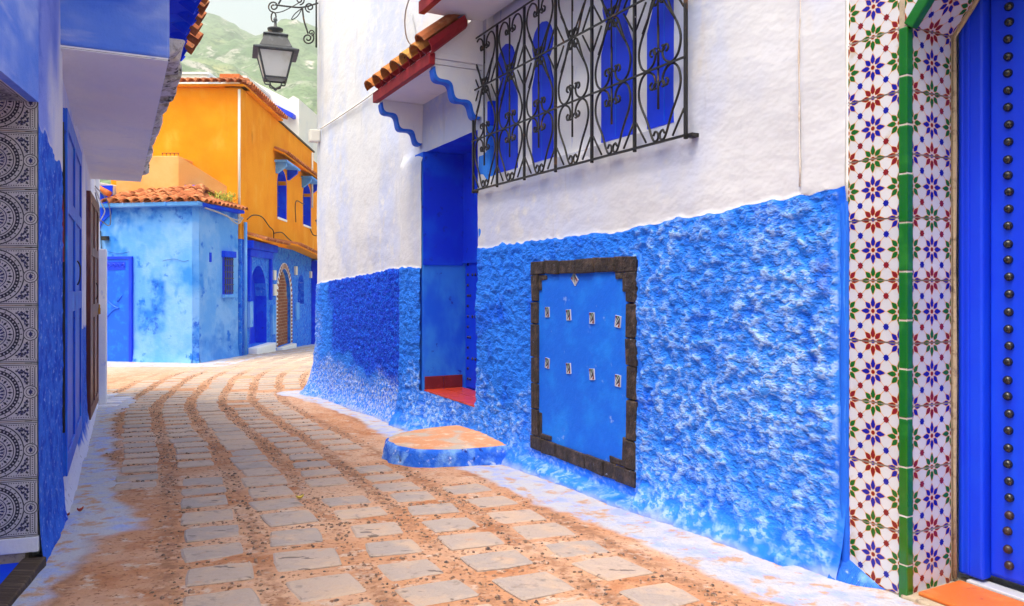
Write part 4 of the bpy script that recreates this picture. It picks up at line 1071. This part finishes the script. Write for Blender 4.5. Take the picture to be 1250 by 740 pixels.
# ------------------------------------------------------------------ far blue house
fh = root('blue_house', (-8.5, 18.6, CZ - 1.81), 'pale blue house with tiled roof facing down the alley', 'house')
def skin(name, fr, x0, x1, z0, z1, m, parent, sx=.09, sz=.09, grime=None, amp=.012, flare=.06):
    xs = steps(x0, x1, sx) + [x1]; zs = steps(z0, z1, sz) + [z1]; V = []; G = []
    for x in xs:
        for z in zs:
            h = z - z0
            V.append((x, amp * nz(x, z, x0, 2.4) + amp * .5 * nz(x, z, 3, 8) + flare * exp(-max(0, h - .1) / .12), z)); G.append(grime(x, z) if grime else 0)
    n = len(zs); F = [(i * n + j, i * n + j + 1, (i + 1) * n + j + 1, (i + 1) * n + j) for i in range(len(xs) - 1) for j in range(n - 1)]
    off = rootloc(parent); me = bpy.data.meshes.new(name); me.from_pydata([(fr @ Vector(v)) - off for v in V], [], F); me.materials.append(MATS[m])
    me.attributes.new('grime', 'FLOAT', 'POINT').data.foreach_set('value', G); me.polygons.foreach_set('use_smooth', [True] * len(F))
    o = bpy.data.objects.new(name, me); attach(o, parent); return o
def g1(x, z):
    return max(.9 * sst(1.35, 1.85, z + .35 * nz(x, 0, 0, 1.7) + .25 * nz(x, z, 2, 4)), .95 * sst(.35, .10, abs(x - 1.05 + .12 * nz(x, z, 1, 3))) * sst(-1.05, -.7, z) * sst(.3, .1, z), .85 * sst(.5, .2, abs(z + .78 + .2 * nz(x, z, 4, 3))) * sst(.7, 1.0, x) * sst(1.75, 1.5, x), .7 * sst(.3, .0, x) * sst(-.6, -1.2, z + .4 * nz(x, z, 2, 4)))
skin('front_wall', FH, .12, 3.6, -1.95, 1.92, 'house_blue', fh, grime=g1)
skin('side_wall', FS, 0, 1.82, -1.95, 1.92, 'house_blue', fh, grime=lambda x, z: .6 * sst(-.7, -1.2, z + .5 * nz(x, z, 2, 3)) + .8 * sst(1.5, 1.9, z + .2 * nz(x, 0, 0, 3)))
K0 = FH @ Vector((.12, 0, 0)); K1 = FS @ Vector((1.82, 0, 0)); Fc = frame(K1.x, K1.y, K0.x - K1.x, K0.y - K1.y)
skin('chamfer_wall', Fc, 0, (K0 - K1).xy.length, -1.95, 1.92, 'house_blue', fh, grime=lambda x, z: .9 * sst(-.2, -1.2, z + .6 * nz(x, z, 2, 3)))
mb = MB(); A_ = [FH @ Vector((3.6, -.02, 0)), FH @ Vector((.14, -.03, 0)), FS @ Vector((1.80, -.03, 0)), FS @ Vector((.0, -.03, 0)), Vector((-10.4, 20.1, 0))]
mb.prism([(p.x, p.y, CZ - 2.2) for p in A_], (0, 0, 4.15)); mb.build('building_core', 'house_blue', fh)
for pts in ([(.9, .62), (.6, .66), (.35, .60), (.2, .63)], [(2.4, .85), (2.1, .80), (1.8, .84)]):
    mb = MB(FH); mb.tube(catmull([(x, .012, z) for x, z in pts], 5), .004, 4); mb.build('plaster_crack', 'crack_dark', fh)
# door
fd = one('metal_door', FH, 'azure_metal', fh, (1.78, 2.75, .012, .05, -1.80, .66), .006); fd['label'] = 'bright blue sheet metal door with wavy ornament'
for bx in ((1.70, 1.78, -.02, .07, -1.81, .73), (2.75, 2.83, -.02, .07, -1.81, .73), (1.78, 2.75, -.02, .07, .66, .73)): one('door_frame', FH, 'cobalt_paint', fd, bx, .008)
mb = MB(FH)
mb.tube(catmull([(2.62, .055, .05), (2.55, .055, -.1), (2.4, .055, -.3), (2.2, .055, -.47), (2.05, .055, -.52)], 5), .018, 5); mb.tube(catmull([(2.62, .055, -1.1), (2.55, .055, -.95), (2.4, .055, -.75), (2.2, .055, -.56), (2.05, .055, -.52)], 5), .018, 5)
mb.tube([(2.66 + .11 * cos(a), .055, -.55 + .11 * sin(a)) for a in [i * pi / 8 for i in range(17)]], .016, 5); mb.tube([(2.1, .055, -.36), (1.98, .055, -.22)], .02, 5)
mb.build('door_ornament', 'azure_metal', fd, smooth=True)
mb = MB(FH); mb.box(1.88, 2.70, .05, .058, .40, .60)
for i in range(6): mb.tube([(1.93 + i * .13 + .06 * cos(a) * (1 - t / 14), .062, .5 + .06 * sin(a) * (1 - t / 14)) for t, a in [(t, t * .7) for t in range(12)]], .010, 4)
mb.build('door_top_panel', 'cobalt_paint', fd)
# barred window and slot on the side
wf = one('window', FS, 'cobalt_paint', fh, (.32, .78, .0, .02, -.2, .82), .006)
for i in range(5): one('bar', FS, 'lamp_iron', wf, (.36 + i * .09, .38 + i * .09, .05, .065, -.18, .74))
for i in range(6): one('bar', FS, 'lamp_iron', wf, (.33, .77, .052, .068, -.12 + i * .16, -.10 + i * .16))
one('window_head', FS, 'cobalt_plaster', wf, (.26, .82, .0, .10, .74, .90), .01); one('window_sill', FS, 'house_blue', wf, (.26, .82, .0, .10, -.28, -.2), .01)
one('vent_slot', FS, 'cobalt_plaster', fh, (1.30, 1.38, .0, .02, .60, .83), .004)
# eave board and tiled roof
def slab_path(pts, z0, z1, out):
    pass
ev = MB(FH); ev.box(-.16, 2.55, -.1, .20, 1.90, 2.0); ev = ev.build('eave', 'house_blue', fh, .02)
mb = MB(FS); mb.box(-.02, 1.95, -.1, .18, 1.902, 1.985); mb.build('side_eave', 'cobalt_plaster', fh, .02)
rf = MB(FH); rf.prism([(-.12, .16, 2.01), (2.3, .16, 2.01), (2.2, -.95, 2.42), (.55, -.95, 2.42)], (0, 0, -.05)); rf = rf.build('roof', 'roof_tile', fh)
for i in range(9):
    x = .0 + i * .285
    for row in range(4):
        y = .24 - row * .30; z = 2.0 + row * .115
        if x < .0 + row * .15: continue
        place('roof_tile', TILE, FH @ T(x + R.uniform(-.015, .015), y, z + R.uniform(-.01, .01)) @ RX(radians(-20) + R.uniform(-.03, .03)) @ RZ(R.uniform(-.06, .06)) @ S3(1.5, 1.0, 1.4), rf)
mb = MB(); q = [FH @ Vector((-.12, .14, 2.01)), FS @ Vector((0, .16, 1.99)), FS @ Vector((0, -.6, 2.25)), FH @ Vector((.55, -.95, 2.42))]
mb.prism([tuple(p) for p in q], (0, 0, -.05)); mb.build('hip_slope', 'roof_tile', rf)
for i in range(11):
    x = 1.92 - i * .19
    for row in range(2):
        place('roof_tile', TILE, FS @ T(x, .24 - row * .28, 1.985 + row * .10 + R.uniform(-.01, .01)) @ RX(radians(-20)) @ RZ(R.uniform(-.06, .06)), rf)
def tile_run(lo, hi, n, nm):
    dv = hi - lo
    for i in range(n):
        p = lo + dv * (i / n)
        place(nm, TILE, Matrix.Translation(p) @ RZ(atan2(dv.x, -dv.y)) @ RX(-math.asin(dv.z / dv.length)) @ S3(1.25, dv.length / n / .33, 1.2), rf)
tile_run(FH @ Vector((-.1, .2, 2.03)), FH @ Vector((.50, -.95, 2.42)), 4, 'hip_tile')
tile_run(FS @ Vector((-.02, -.40, 2.26)), FH @ Vector((.50, -.95, 2.44)), 6, 'ridge_tile')
mb = MB(FH); mb.box(.55, 2.1, -1.2, -.97, 2.2, 2.55); mb.build('parapet', 'cobalt_plaster', fh, .02)
# deep blue upper corner beside the roof, and its clay spout
mb = MB(FH); mb.prism([(2.25, .01, 2.45), (4.2, .01, 2.45), (4.2, .01, .75), (3.0, .01, .75), (2.85, .01, 1.05), (2.7, .01, 1.2), (2.55, .01, 1.55), (2.3, .01, 1.75)], (0, .025, 0)); mb.build('painted_corner', 'cobalt_plaster', fh)
mb = MB(FH); mb.tube([(2.78, .12, 2.48), (2.2, .20, 2.22)], .075, 10); mb.build('clay_spout', 'terracotta_tile', fh, smooth=True)
mb = MB(FH); mb.box(2.7, 4.3, -1.0, -.01, 2.3, 2.55); mb.build('side_roof', 'soffit_white', fh, .02)
mb = MB(FS); mb.tube(catmull([(1.9, .20, 1.86), (1.3, .22, 1.80), (.8, .22, 1.72), (.4, .2, 1.70), (.1, .16, 1.80)], 6), .02, 5); mb.tube(catmull([(1.0, .21, 1.78), (.5, .25, 1.60), (.05, .16, 1.78)], 6), .02, 5); mb.build('eave_cable', 'cable_grey', fh, smooth=True)
mb = MB(FH); mb.tube([(2.55, .03, .78), (2.58, .03, 1.35)], .012, 5); mb.box(2.36, 2.50, .0, .10, 1.12, 1.22); mb.build('wall_lamp_stub', 'cable_black', fh)
# weeds on the roof edge
pl = root('roof_weed', (-7.25, 19.75, CZ + 2.2), 'tuft of yellow flowering weeds on the blue house roof', 'plant')
mb = MB(); mf = MB()
for i in range(150):
    bx = Vector((-7.25 + R.gauss(-.15, .16), 19.6 + R.gauss(0, .2), CZ + 2.16)); tip = bx + Vector((R.gauss(0, .1), R.gauss(0, .1), R.uniform(.05, .26)))
    d = Vector((R.gauss(0, 1), R.gauss(0, 1), .3)).normalized() * .014
    mb.add([bx - d * .3, bx + d * .3, tip + d, tip - d], [(0, 1, 2, 3)])
    if i % 3 == 0:
        e = .03; mf.add([tip + Vector((-e, 0, 0)), tip + Vector((0, -e, .01)), tip + Vector((e, 0, 0)), tip + Vector((0, 0, e))], [(0, 1, 2), (0, 2, 3)])
tag(mb.build('leaves', 'leaf', pl, fix=False), kind='stuff'); tag(mf.build('flowers', 'petal', pl, fix=False), kind='stuff')

# ------------------------------------------------------------------ orange house
oh = root('orange_house', (-7.5, 24, CZ - 1.9), 'tall bright orange house with blue arched windows', 'house')
mb = MB(FF); mb.box(-.0, 3.4, -.4, .0, 1.6, 5.22); mb.build('front_wall', 'orange_wall', oh, .015)
# street side: lower blue storey and upper orange storey, with real openings
def yo(Y): return fo(Y)
up = MB(FO); arch_wall(up, yo(29.9), yo(20.15), 1.25, 5.2, -.35, 0, [(yo(25.35), yo(24.1), 2.17, 3.25, .5), (yo(29.35), yo(27.95), 2.25, 3.35, .45)])
up.box(0, yo(29.9), -.35, 0, .9, 4.9); up.build('street_wall', 'orange_wall', oh)
lw = MB(FO); arch_wall(lw, 0, yo(20.15), -2.6, 1.249, -.45, .012, [(yo(22.75), yo(20.95), -1.65, -.35, .95), (yo(25.9), yo(24.05), -1.9, -.4, .98), (yo(28.05), yo(27.05), -.62, .1, .32)])
lw.build('lower_wall', 'facade_blue', oh)
mb = MB(); mb.prism([(-10.5, 20.6, CZ - 2.5), (-7.62, 20.6, CZ - 2.5), (-8.4, 33, CZ - 2.5), (-11, 33, CZ - 2.5)], (0, 0, 7.3)); mb.build('building_core', 'orange_wall', oh)
for k, (Ya, Yb, zb, zs, rise) in enumerate(((24.1, 25.35, 2.17, 3.25, .5), (27.95, 29.35, 2.25, 3.35, .45))):
    xa, xb = yo(Yb), yo(Ya)
    mb = MB(FO); mb.prism(arch_poly(xa, xb, zb, zs, rise, -.34), (0, .03, 0)); w_ = mb.build('window', 'cobalt_paint', oh)
    mb = MB(FO); mb.box(xa + .01, xb - .01, -.30, .03, zb - .05, zb + .02); mb.build('window_sill', 'soffit_white', w_)
    mb = MB(FO)
    ln = [(x + .004 if x < (xa + xb) / 2 else x - .004, 0, z) for x, y, z in arch_poly(xa, xb, zb, zs, rise, 0)]
    for p, q in zip(ln, ln[1:]): mb.prism([(p[0], -.30, p[2]), (q[0], -.30, q[2]), (q[0] * .98 + (xa + xb) * .01, -.30, q[2] - .012), (p[0] * .98 + (xa + xb) * .01, -.30, p[2] - .012)], (0, .31, 0))
    mb.build('window_reveal', 'cobalt_plaster', w_)
    mb = MB(FO)
    for i in range(4): x = xa + (xb - xa) * (i + 1) / 5; mb.tube([(x, -.22, zb + .05), (x, -.22, zs + rise * .75)], .012, 5)
    for z in (zb + .45, zb + .9, zs + .1): mb.tube([(xa + .05, -.22, z), (xb - .05, -.22, z)], .012, 5)
    for i in range(3): mb.tube([((xa + xb) / 2 + .2 * cos(a), -.21, zb + .3 + i * .35 + .13 * sin(a)) for a in [j * pi / 6 for j in range(13)]], .010, 4)
    mb.build('window_bars', 'lamp_iron', w_)
    for x in (xa - .25, xb + .05):
        mb = MB(FO); mb.prism([(x, 0, zs + rise + .10), (x, .32, zs + rise + .10), (x, .32, zs + rise + .0), (x, .05, zs + rise - .22), (x, 0, zs + rise - .22)], (.16, 0, 0)); mb.build('bracket', 'house_blue' if x > xa else 'cobalt_plaster', w_)
    mb = MB(FO); mb.box(xa - .35, xb + .35, 0, .38, zs + rise + .101, zs + rise + .17); c_ = mb.build('hood', 'house_blue', w_)
# small tiled cornice above the windows
def cornice(Y0, Y1, z0, z1, dep, n, m_board, parent, nm):
    xa, xb = yo(Y1), yo(Y0)
    mb = MB(FO); mb.prism([(xa, .0, z1), (xb, .0, z0), (xb, dep, z0 - .14), (xa, dep, z1 - .14)], (0, 0, .05)); c = mb.build(nm, m_board, parent)
    ang = math.atan2(.14, dep)
    for i in range(n):
        t = (i + .5) / n; x = xa + (xb - xa) * t; z = z1 + (z0 - z1) * t
        place('roof_tile', TILE, FO @ T(x, dep + .08, z - .11) @ RX(-ang) @ S3((xb - xa) / n / .19, (dep + .1) / .4, 1), c)
    return c
cornice(23.6, 29.7, 4.20, 4.20, .34, 30, 'orange_wall', oh, 'window_cornice')
cornice(20.6, 23.5, 1.36, 1.36, .45, 16, 'orange_wall', oh, 'portal_cornice')
cornice(23.6, 30.2, 1.38, 1.05, .75, 34, 'orange_wall', oh, 'lower_cornice')
# main eaves
ef = MB(FF); ef.box(-.12, 3.4, -.4, .14, 5.222, 5.27); ef = ef.build('front_eave', 'orange_wall', oh)
for i in range(17):
    for row in range(2):
        place('roof_tile', TILE, FF @ T(-.05 + i * .205, .26 - row * .28, 5.28 + row * .09) @ RX(radians(-16)) @ RZ(R.uniform(-.05, .05)) @ S3(1.15, 1, 1.25), ef)
es = MB(FO); es.box(yo(24.3), yo(20.1), -.4, .14, 5.222, 5.268); es = es.build('side_eave', 'orange_wall', oh)
for i in range(20):
    place('roof_tile', TILE, FO @ T(yo(24.25) + i * .212, .26, 5.28) @ RX(radians(-18)) @ RZ(R.uniform(-.06, .06)) @ S3(1.15, 1, 1.2), es)
mb = MB(FO); mb.box(yo(29.95), yo(24.32), -.35, .04, 5.2, 5.26); mb.build('coping', 'dark_wood', oh)
mb = MB(FF); mb.tube([(.02, .05, 5.15), (.02, .05, 1.7)], .035, 8); mb.build('drain_pipe', 'pipe_white', oh, smooth=True)
mb = MB(FO); mb.tube([(yo(29.3), .07, 5.1), (yo(29.3), .07, 3.0)], .035, 8); mb.build('drain_pipe', 'pipe_white', oh, smooth=True)
mb = MB(FO); mb.tube([(yo(20.32), .08, 1.7), (yo(20.32), .08, -1.8)], .045, 8); mb.build('blue_pipe', 'house_blue', oh, smooth=True)
# portal and brick doorway
def reveal_lining(xa, xb, zb, zs, rise, y0, y1, m):
    mb = MB(FO); ln = arch_poly(xa, xb, zb, zs, rise, 0); c = (xa + xb) / 2
    for p, q in zip(ln, ln[1:]):
        i_ = lambda t: (c + (t[0] - c) * .985, t[2] - (.01 if t[2] > zs else 0))
        a, b = i_(p), i_(q); mb.prism([(p[0], y0, p[2]), (q[0], y0, q[2]), (b[0], y0, b[1]), (a[0], y0, a[1])], (0, y1 - y0, 0))
    mb.build('door_reveal', m, oh)
pt_ = one('portal', FO, 'cobalt_plaster', oh, (yo(23.3), yo(20.55), .014, .22, 1.02, 1.24), .02)
one('portal_moulding', FO, 'cobalt_plaster', pt_, (yo(23.15), yo(20.7), .014, .12, .82, 1.018), .02)
for Y in (20.72, 23.0): one('pilaster', FO, 'cobalt_plaster', pt_, (yo(Y + .16), yo(Y), .014, .10, -.4, .818), .02)
mb = MB(FO); mb.prism(arch_poly(yo(22.74), yo(20.96), -1.65, -.35, .94, -.32), (0, .02, 0)); mb.build('arched_door', 'cobalt_paint', oh)
reveal_lining(yo(22.75), yo(20.95), -1.65, -.35, .95, -.30, .016, 'cobalt_plaster')
mb = MB(FO); mb.box(yo(22.9), yo(20.85), -.3, .25, -2.2, -1.66); mb.build('doorstep', 'soffit_white', oh, .02)
mb = MB(FO); mb.prism(arch_poly(yo(25.88), yo(24.07), -1.9, -.4, .96, -.12), (0, .02, 0)); bf = mb.build('bricked_doorway', 'grout', oh); bf['label'] = 'arched doorway filled with red bricks'
xa, xb = yo(25.88), yo(24.07); z = -1.89; row = 0
while z < .55:
    x = xa - (.15 if row % 2 else 0)
    while x < xb:
        a_, b_ = max(x, xa), min(x + .29, xb)
        hm = (xb - xa) / 2; cc = (xa + xb) / 2
        lim = -.4 + .94 * sqrt(max(0, 1 - ((max(abs(a_ - cc), abs(b_ - cc))) / hm) ** 2)) if max(abs(a_ - cc), abs(b_ - cc)) < hm else -.4
        if b_ - a_ > .05 and z + .085 < lim + .02: one('brick', FO, 'brick_red', bf, (a_ + .008, b_ - .008, -.101, -.078, z, z + .082))
        x += .30
    z += .10; row += 1
mb = MB(FO); ln = arch_poly(xa - .02, xb + .02, -1.9, -.4, .99, 0, 18)
dt = [(Vector(p), Vector(q)) for p, q in zip(ln, ln[1:])]
for p, q in dt:
    kk = max(1, int((q - p).length / .11))
    for i in range(kk):
        c = p.lerp(q, (i + .5) / kk); t_ = (q - p).normalized(); n_ = Vector((-t_.z, 0, t_.x)); n_ = n_ if (c - Vector(((xa + xb) / 2, 0, -.6))).dot(n_) > 0 else -n_
        pts = [c - t_ * .035, c + t_ * .035, c + t_ * .035 + n_ * .16, c - t_ * .035 + n_ * .16]
        mb2 = MB(FO); mb2.prism([(v_.x, .014, v_.z) for v_ in pts], (0, .03, 0)); mb2.build('arch_brick', 'brick_red', bf)
mb = MB(FO); 
for p, q in dt:
    t_ = (q - p).normalized(); n_ = Vector((-t_.z, 0, t_.x)); c = (p + q) / 2; n_ = n_ if (c - Vector(((xa + xb) / 2, 0, -.6))).dot(n_) > 0 else -n_
    pts = [p - n_ * .01, q - n_ * .01, q + n_ * .18, p + n_ * .18]; mb.prism([(v_.x, .013, v_.z) for v_ in pts], (0, .02, 0))
mb.build('arch_mortar', 'soffit_white', bf)
mb = MB(FO); mb.box(xa - .1, xb + .1, -.35, .2, -2.4, -1.91); mb.build('doorstep', 'soffit_white', oh, .02)
mb = MB(FO); mb.prism(arch_poly(yo(28.04), yo(27.06), -.62, .1, .31, -.30), (0, .03, 0)); mb.build('small_window', 'cobalt_paint', oh)
mb = MB(FO); mb.box(yo(30.1), yo(29.4), .01, .3, -2.5, 1.0); mb.build('blue_pier', 'cobalt_plaster', oh, .02)
for (Y, z, w_, h_) in ((23.4, -.1, .3, .35), (23.4, .35, .25, .3), (26.4, .55, .25, .3), (23.2, -1.0, .4, .9), (20.75, -.75, .3, .7), (26.5, -.85, .45, .6), (29.0, .45, .2, .25)):
    one('meter_box', FO, 'pipe_white' if h_ < .4 else 'house_blue', oh, (yo(Y + w_), yo(Y), .013, .09, z - h_ / 2, z + h_ / 2), .01)
for pts in ([(20.4, .1, 1.78), (21.0, .1, 1.95), (21.9, .1, 1.98), (22.7, .1, 1.78), (23.2, .1, 1.68), (23.25, .1, 1.45)], [(23.3, .1, 1.62), (24.2, .12, 1.70), (25.2, .12, 1.55), (26.4, .1, 1.45), (28, .1, 1.42), (29.6, .1, 1.35)], [(26.3, .1, 2.2), (26.3, .1, 2.9), (27.6, .1, 2.95)]):
    mb = MB(FO); mb.tube(catmull([(yo(a), b, c) for a, b, c in pts], 6), .016, 5); mb.build('facade_cable', 'cable_black', oh, smooth=True)
# peach stair block on the blue house's terrace
mb = MB(); zt = CZ
mb.prism([(-9.9, 19.25, CZ + 2.2), (-8.33, 19.25, CZ + 2.2), (-8.33, 19.25, CZ + 3.27), (-9.9, 19.25, CZ + 3.27)], (0, .86, 0))
mb.build('terrace_block', 'peach_wall', oh, .02)
mb = MB(); mb.add([(-8.329, 19.255, CZ + 2.2), (-7.45, 20.14, CZ + 2.0), (-7.45, 20.14, CZ + 2.62), (-8.329, 19.255, CZ + 3.265), (-8.45, 19.3, CZ + 2.2), (-7.6, 20.145, CZ + 2.0), (-7.6, 20.145, CZ + 2.62), (-8.45, 19.3, CZ + 3.265)],
                  [(0, 1, 2, 3), (4, 7, 6, 5), (3, 2, 6, 7), (0, 4, 5, 1), (1, 5, 6, 2), (0, 3, 7, 4)])
mb.build('stair_parapet', 'peach_wall', oh)
mb = MB(); 
for i in range(5): mb.tube([(-8.45 - i * .1, 19.5, CZ + 3.27), (-8.45 - i * .1, 19.5, CZ + 3.38)], .01, 4)
mb.tube([(-8.43, 19.5, CZ + 3.38), (-8.87, 19.5, CZ + 3.38)], .01, 4); mb.build('terrace_rail', 'dark_wood', oh)
# wall lantern far down the orange facade
wl_ = root('wall_lantern', tuple((FO @ Vector((yo(29.6), .5, 0))).xy) + (CZ + 1.9,), 'small dark lantern on the orange facade by the corner', 'lantern')
mb = MB(FO); c_ = (yo(29.2), .42, 0)
mb.lathe([(.02, 2.75), (.10, 2.62), (.26, 2.50), (.26, 2.46)], c_, 4, rot=pi / 4); mb.build('lantern_roof', 'lamp_iron', wl_)
mb = MB(FO); mb.lathe([(.19, 2.455), (.11, 2.02)], c_, 4, rot=pi / 4); mb.build('glass_pane', 'milky_glass', wl_)
mb = MB(FO)
for k in range(4):
    a = k * pi / 2 + pi / 4; mb.tube([(c_[0] + .20 * cos(a), c_[1] + .20 * sin(a), 2.46), (c_[0] + .115 * cos(a), c_[1] + .115 * sin(a), 2.0)], .018, 5)
mb.tube(catmull([(c_[0], .0, 2.2), (c_[0], .15, 1.95), (c_[0], .40, 1.95)], 5), .02, 5); mb.build('lantern_frame', 'lamp_iron', wl_)

# ------------------------------------------------------------------ white houses behind the roofs
def whouse(x0, x1, y0, y1, zt, lbl, extra=None):
    r = root('white_house', ((x0 + x1) / 2, y0, -1.5), lbl, 'house', 'white houses behind the orange roof')
    mb = MB(); mb.box(x0, x1, y0, y1, -2.2, zt); mb.build('wall', 'white_house', r, .03)
    mb = MB(); mb.box(x0 - .08, x1 + .08, y0 - .08, y0 + .2, zt, zt + .12); mb.box(x1 - .2, x1 + .08, y0 + .2, y1, zt, zt + .12); mb.build('coping', 'white_house', r)
    return r
def Z(py, Y): return CZ + (350 - py) / 940 * Y
def X_(px, Y): return (px - 625) / 940 * Y
a = whouse(X_(190, 42), X_(254, 42), 42, 50, Z(91, 42), 'low white house with flat top left of the lantern')
b = whouse(X_(271, 36.5), X_(300, 36.5), 36.5, 41, Z(96, 36.5), 'white house block with orange coping below the lantern')
mb = MB(); mb.box(X_(269, 36), X_(293, 36), 35.9, 36.6, Z(95.5, 36), Z(91, 36)); mb.build('orange_coping', 'terracotta_tile', b)
c = root('white_house', (-12, 40, -1.5), 'white house with slanting parapet and blue awning strip', 'house', 'white houses behind the orange roof')
mb = MB(); Y0 = 40; mb.prism([(X_(268, Y0), Y0, -2), (X_(365, Y0), Y0, -2), (X_(365, Y0), Y0, Z(121, Y0)), (X_(358, Y0), Y0, Z(117, Y0)), (X_(352, Y0), Y0, Z(121, Y0)), (X_(318, Y0), Y0, Z(104, Y0)), (X_(304, Y0), Y0, Z(95, Y0)), (X_(297, Y0), Y0, Z(102, Y0)), (X_(268, Y0), Y0, Z(102, Y0))], (0, 7, 0)); mb.build('wall', 'white_house', c)
mb = MB(); mb.prism([(X_(335, Y0), Y0 - .5, Z(128, Y0)), (X_(361, Y0), Y0 - .5, Z(141, Y0)), (X_(361, Y0), Y0 - .5, Z(145.5, Y0)), (X_(358, Y0), Y0 - .5, Z(146, Y0)), (X_(335, Y0), Y0 - .5, Z(131, Y0))], (0, .5, 0)); mb.build('awning', 'cobalt_paint', c)

# ------------------------------------------------------------------ small things lying on the paving
mat('red_leaf', (0.40, 0.05, 0.02), [], rough=.7); mat('straw', (0.55, 0.40, 0.20), [], rough=.8)
def fallen(name, px, py, L_, w_, m, lbl, cat, rot):
    t = (py - 350) / 940; Y = 1.2 / (t - .045); X = (px - 625) / 940 * Y; z = CZ + zrel(Y) + .012 * nz(X, Y, 0, 1.3) + .012
    mb = MB(T(X, Y, z) @ RZ(rot)); n = 7; vs = []
    for i in range(n):
        f = i / (n - 1); ww = w_ * sin(pi * min(.97, max(.03, f))) ** .8
        for e, sg in enumerate((-1, 0, 1)): vs.append((L_ * (f - .5), sg * ww, .012 * abs(sg) + .014 * (f - .5) ** 2 * 4))
    fs = [(i * 3 + k, i * 3 + k + 1, i * 3 + k + 4, i * 3 + k + 3) for i in range(n - 1) for k in range(2)]
    mb.add(vs, fs); mb.add([tuple(Vector(v) + Vector((0, 0, -.0025))) for v in vs], [f[::-1] for f in fs])
    o = mb.build(name, m, None, fix=False); tag(o, lbl, cat)
fallen('fallen_leaf', 76, 635, .085, .014, 'red_leaf', 'curled red leaf lying by the left blue pillar', 'leaf', .1)
fallen('fallen_leaf', 98, 628, .04, .014, 'red_leaf', 'tiny dark red leaf on the white-washed left paving edge', 'leaf', 1.0)
fallen('fallen_blossom', 366, 611, .05, .018, 'petal', 'small yellow blossom on the paving in mid-lane', 'blossom', .5)
fallen('straw_blade', 93, 571, .17, .006, 'straw', 'bent straw blade on the washed stones by the left door', 'straw', -.9)

# ------------------------------------------------------------------ haze: the air between here and the mountain
hm_ = bpy.data.materials.new('haze'); hm_.use_nodes = True; hn = hm_.node_tree
for n_ in list(hn.nodes): hn.nodes.remove(n_)
ho = hn.nodes.new('ShaderNodeOutputMaterial'); hv = hn.nodes.new('ShaderNodeVolumePrincipled')
hv.inputs['Color'].default_value = (0.95, 0.96, 0.98, 1); hv.inputs['Density'].default_value = HAZE; hv.inputs['Anisotropy'].default_value = 0.2
hn.links.new(hv.outputs[0], ho.inputs['Volume'])
try: hm_.cycles.homogeneous_volume = True
except Exception: pass
MATS['haze'] = hm_
mb = MB(); mb.box(-1200, 1200, -90, 900, -4.6, 300); hz = mb.build('haze', 'haze'); tag(hz, kind='stuff')
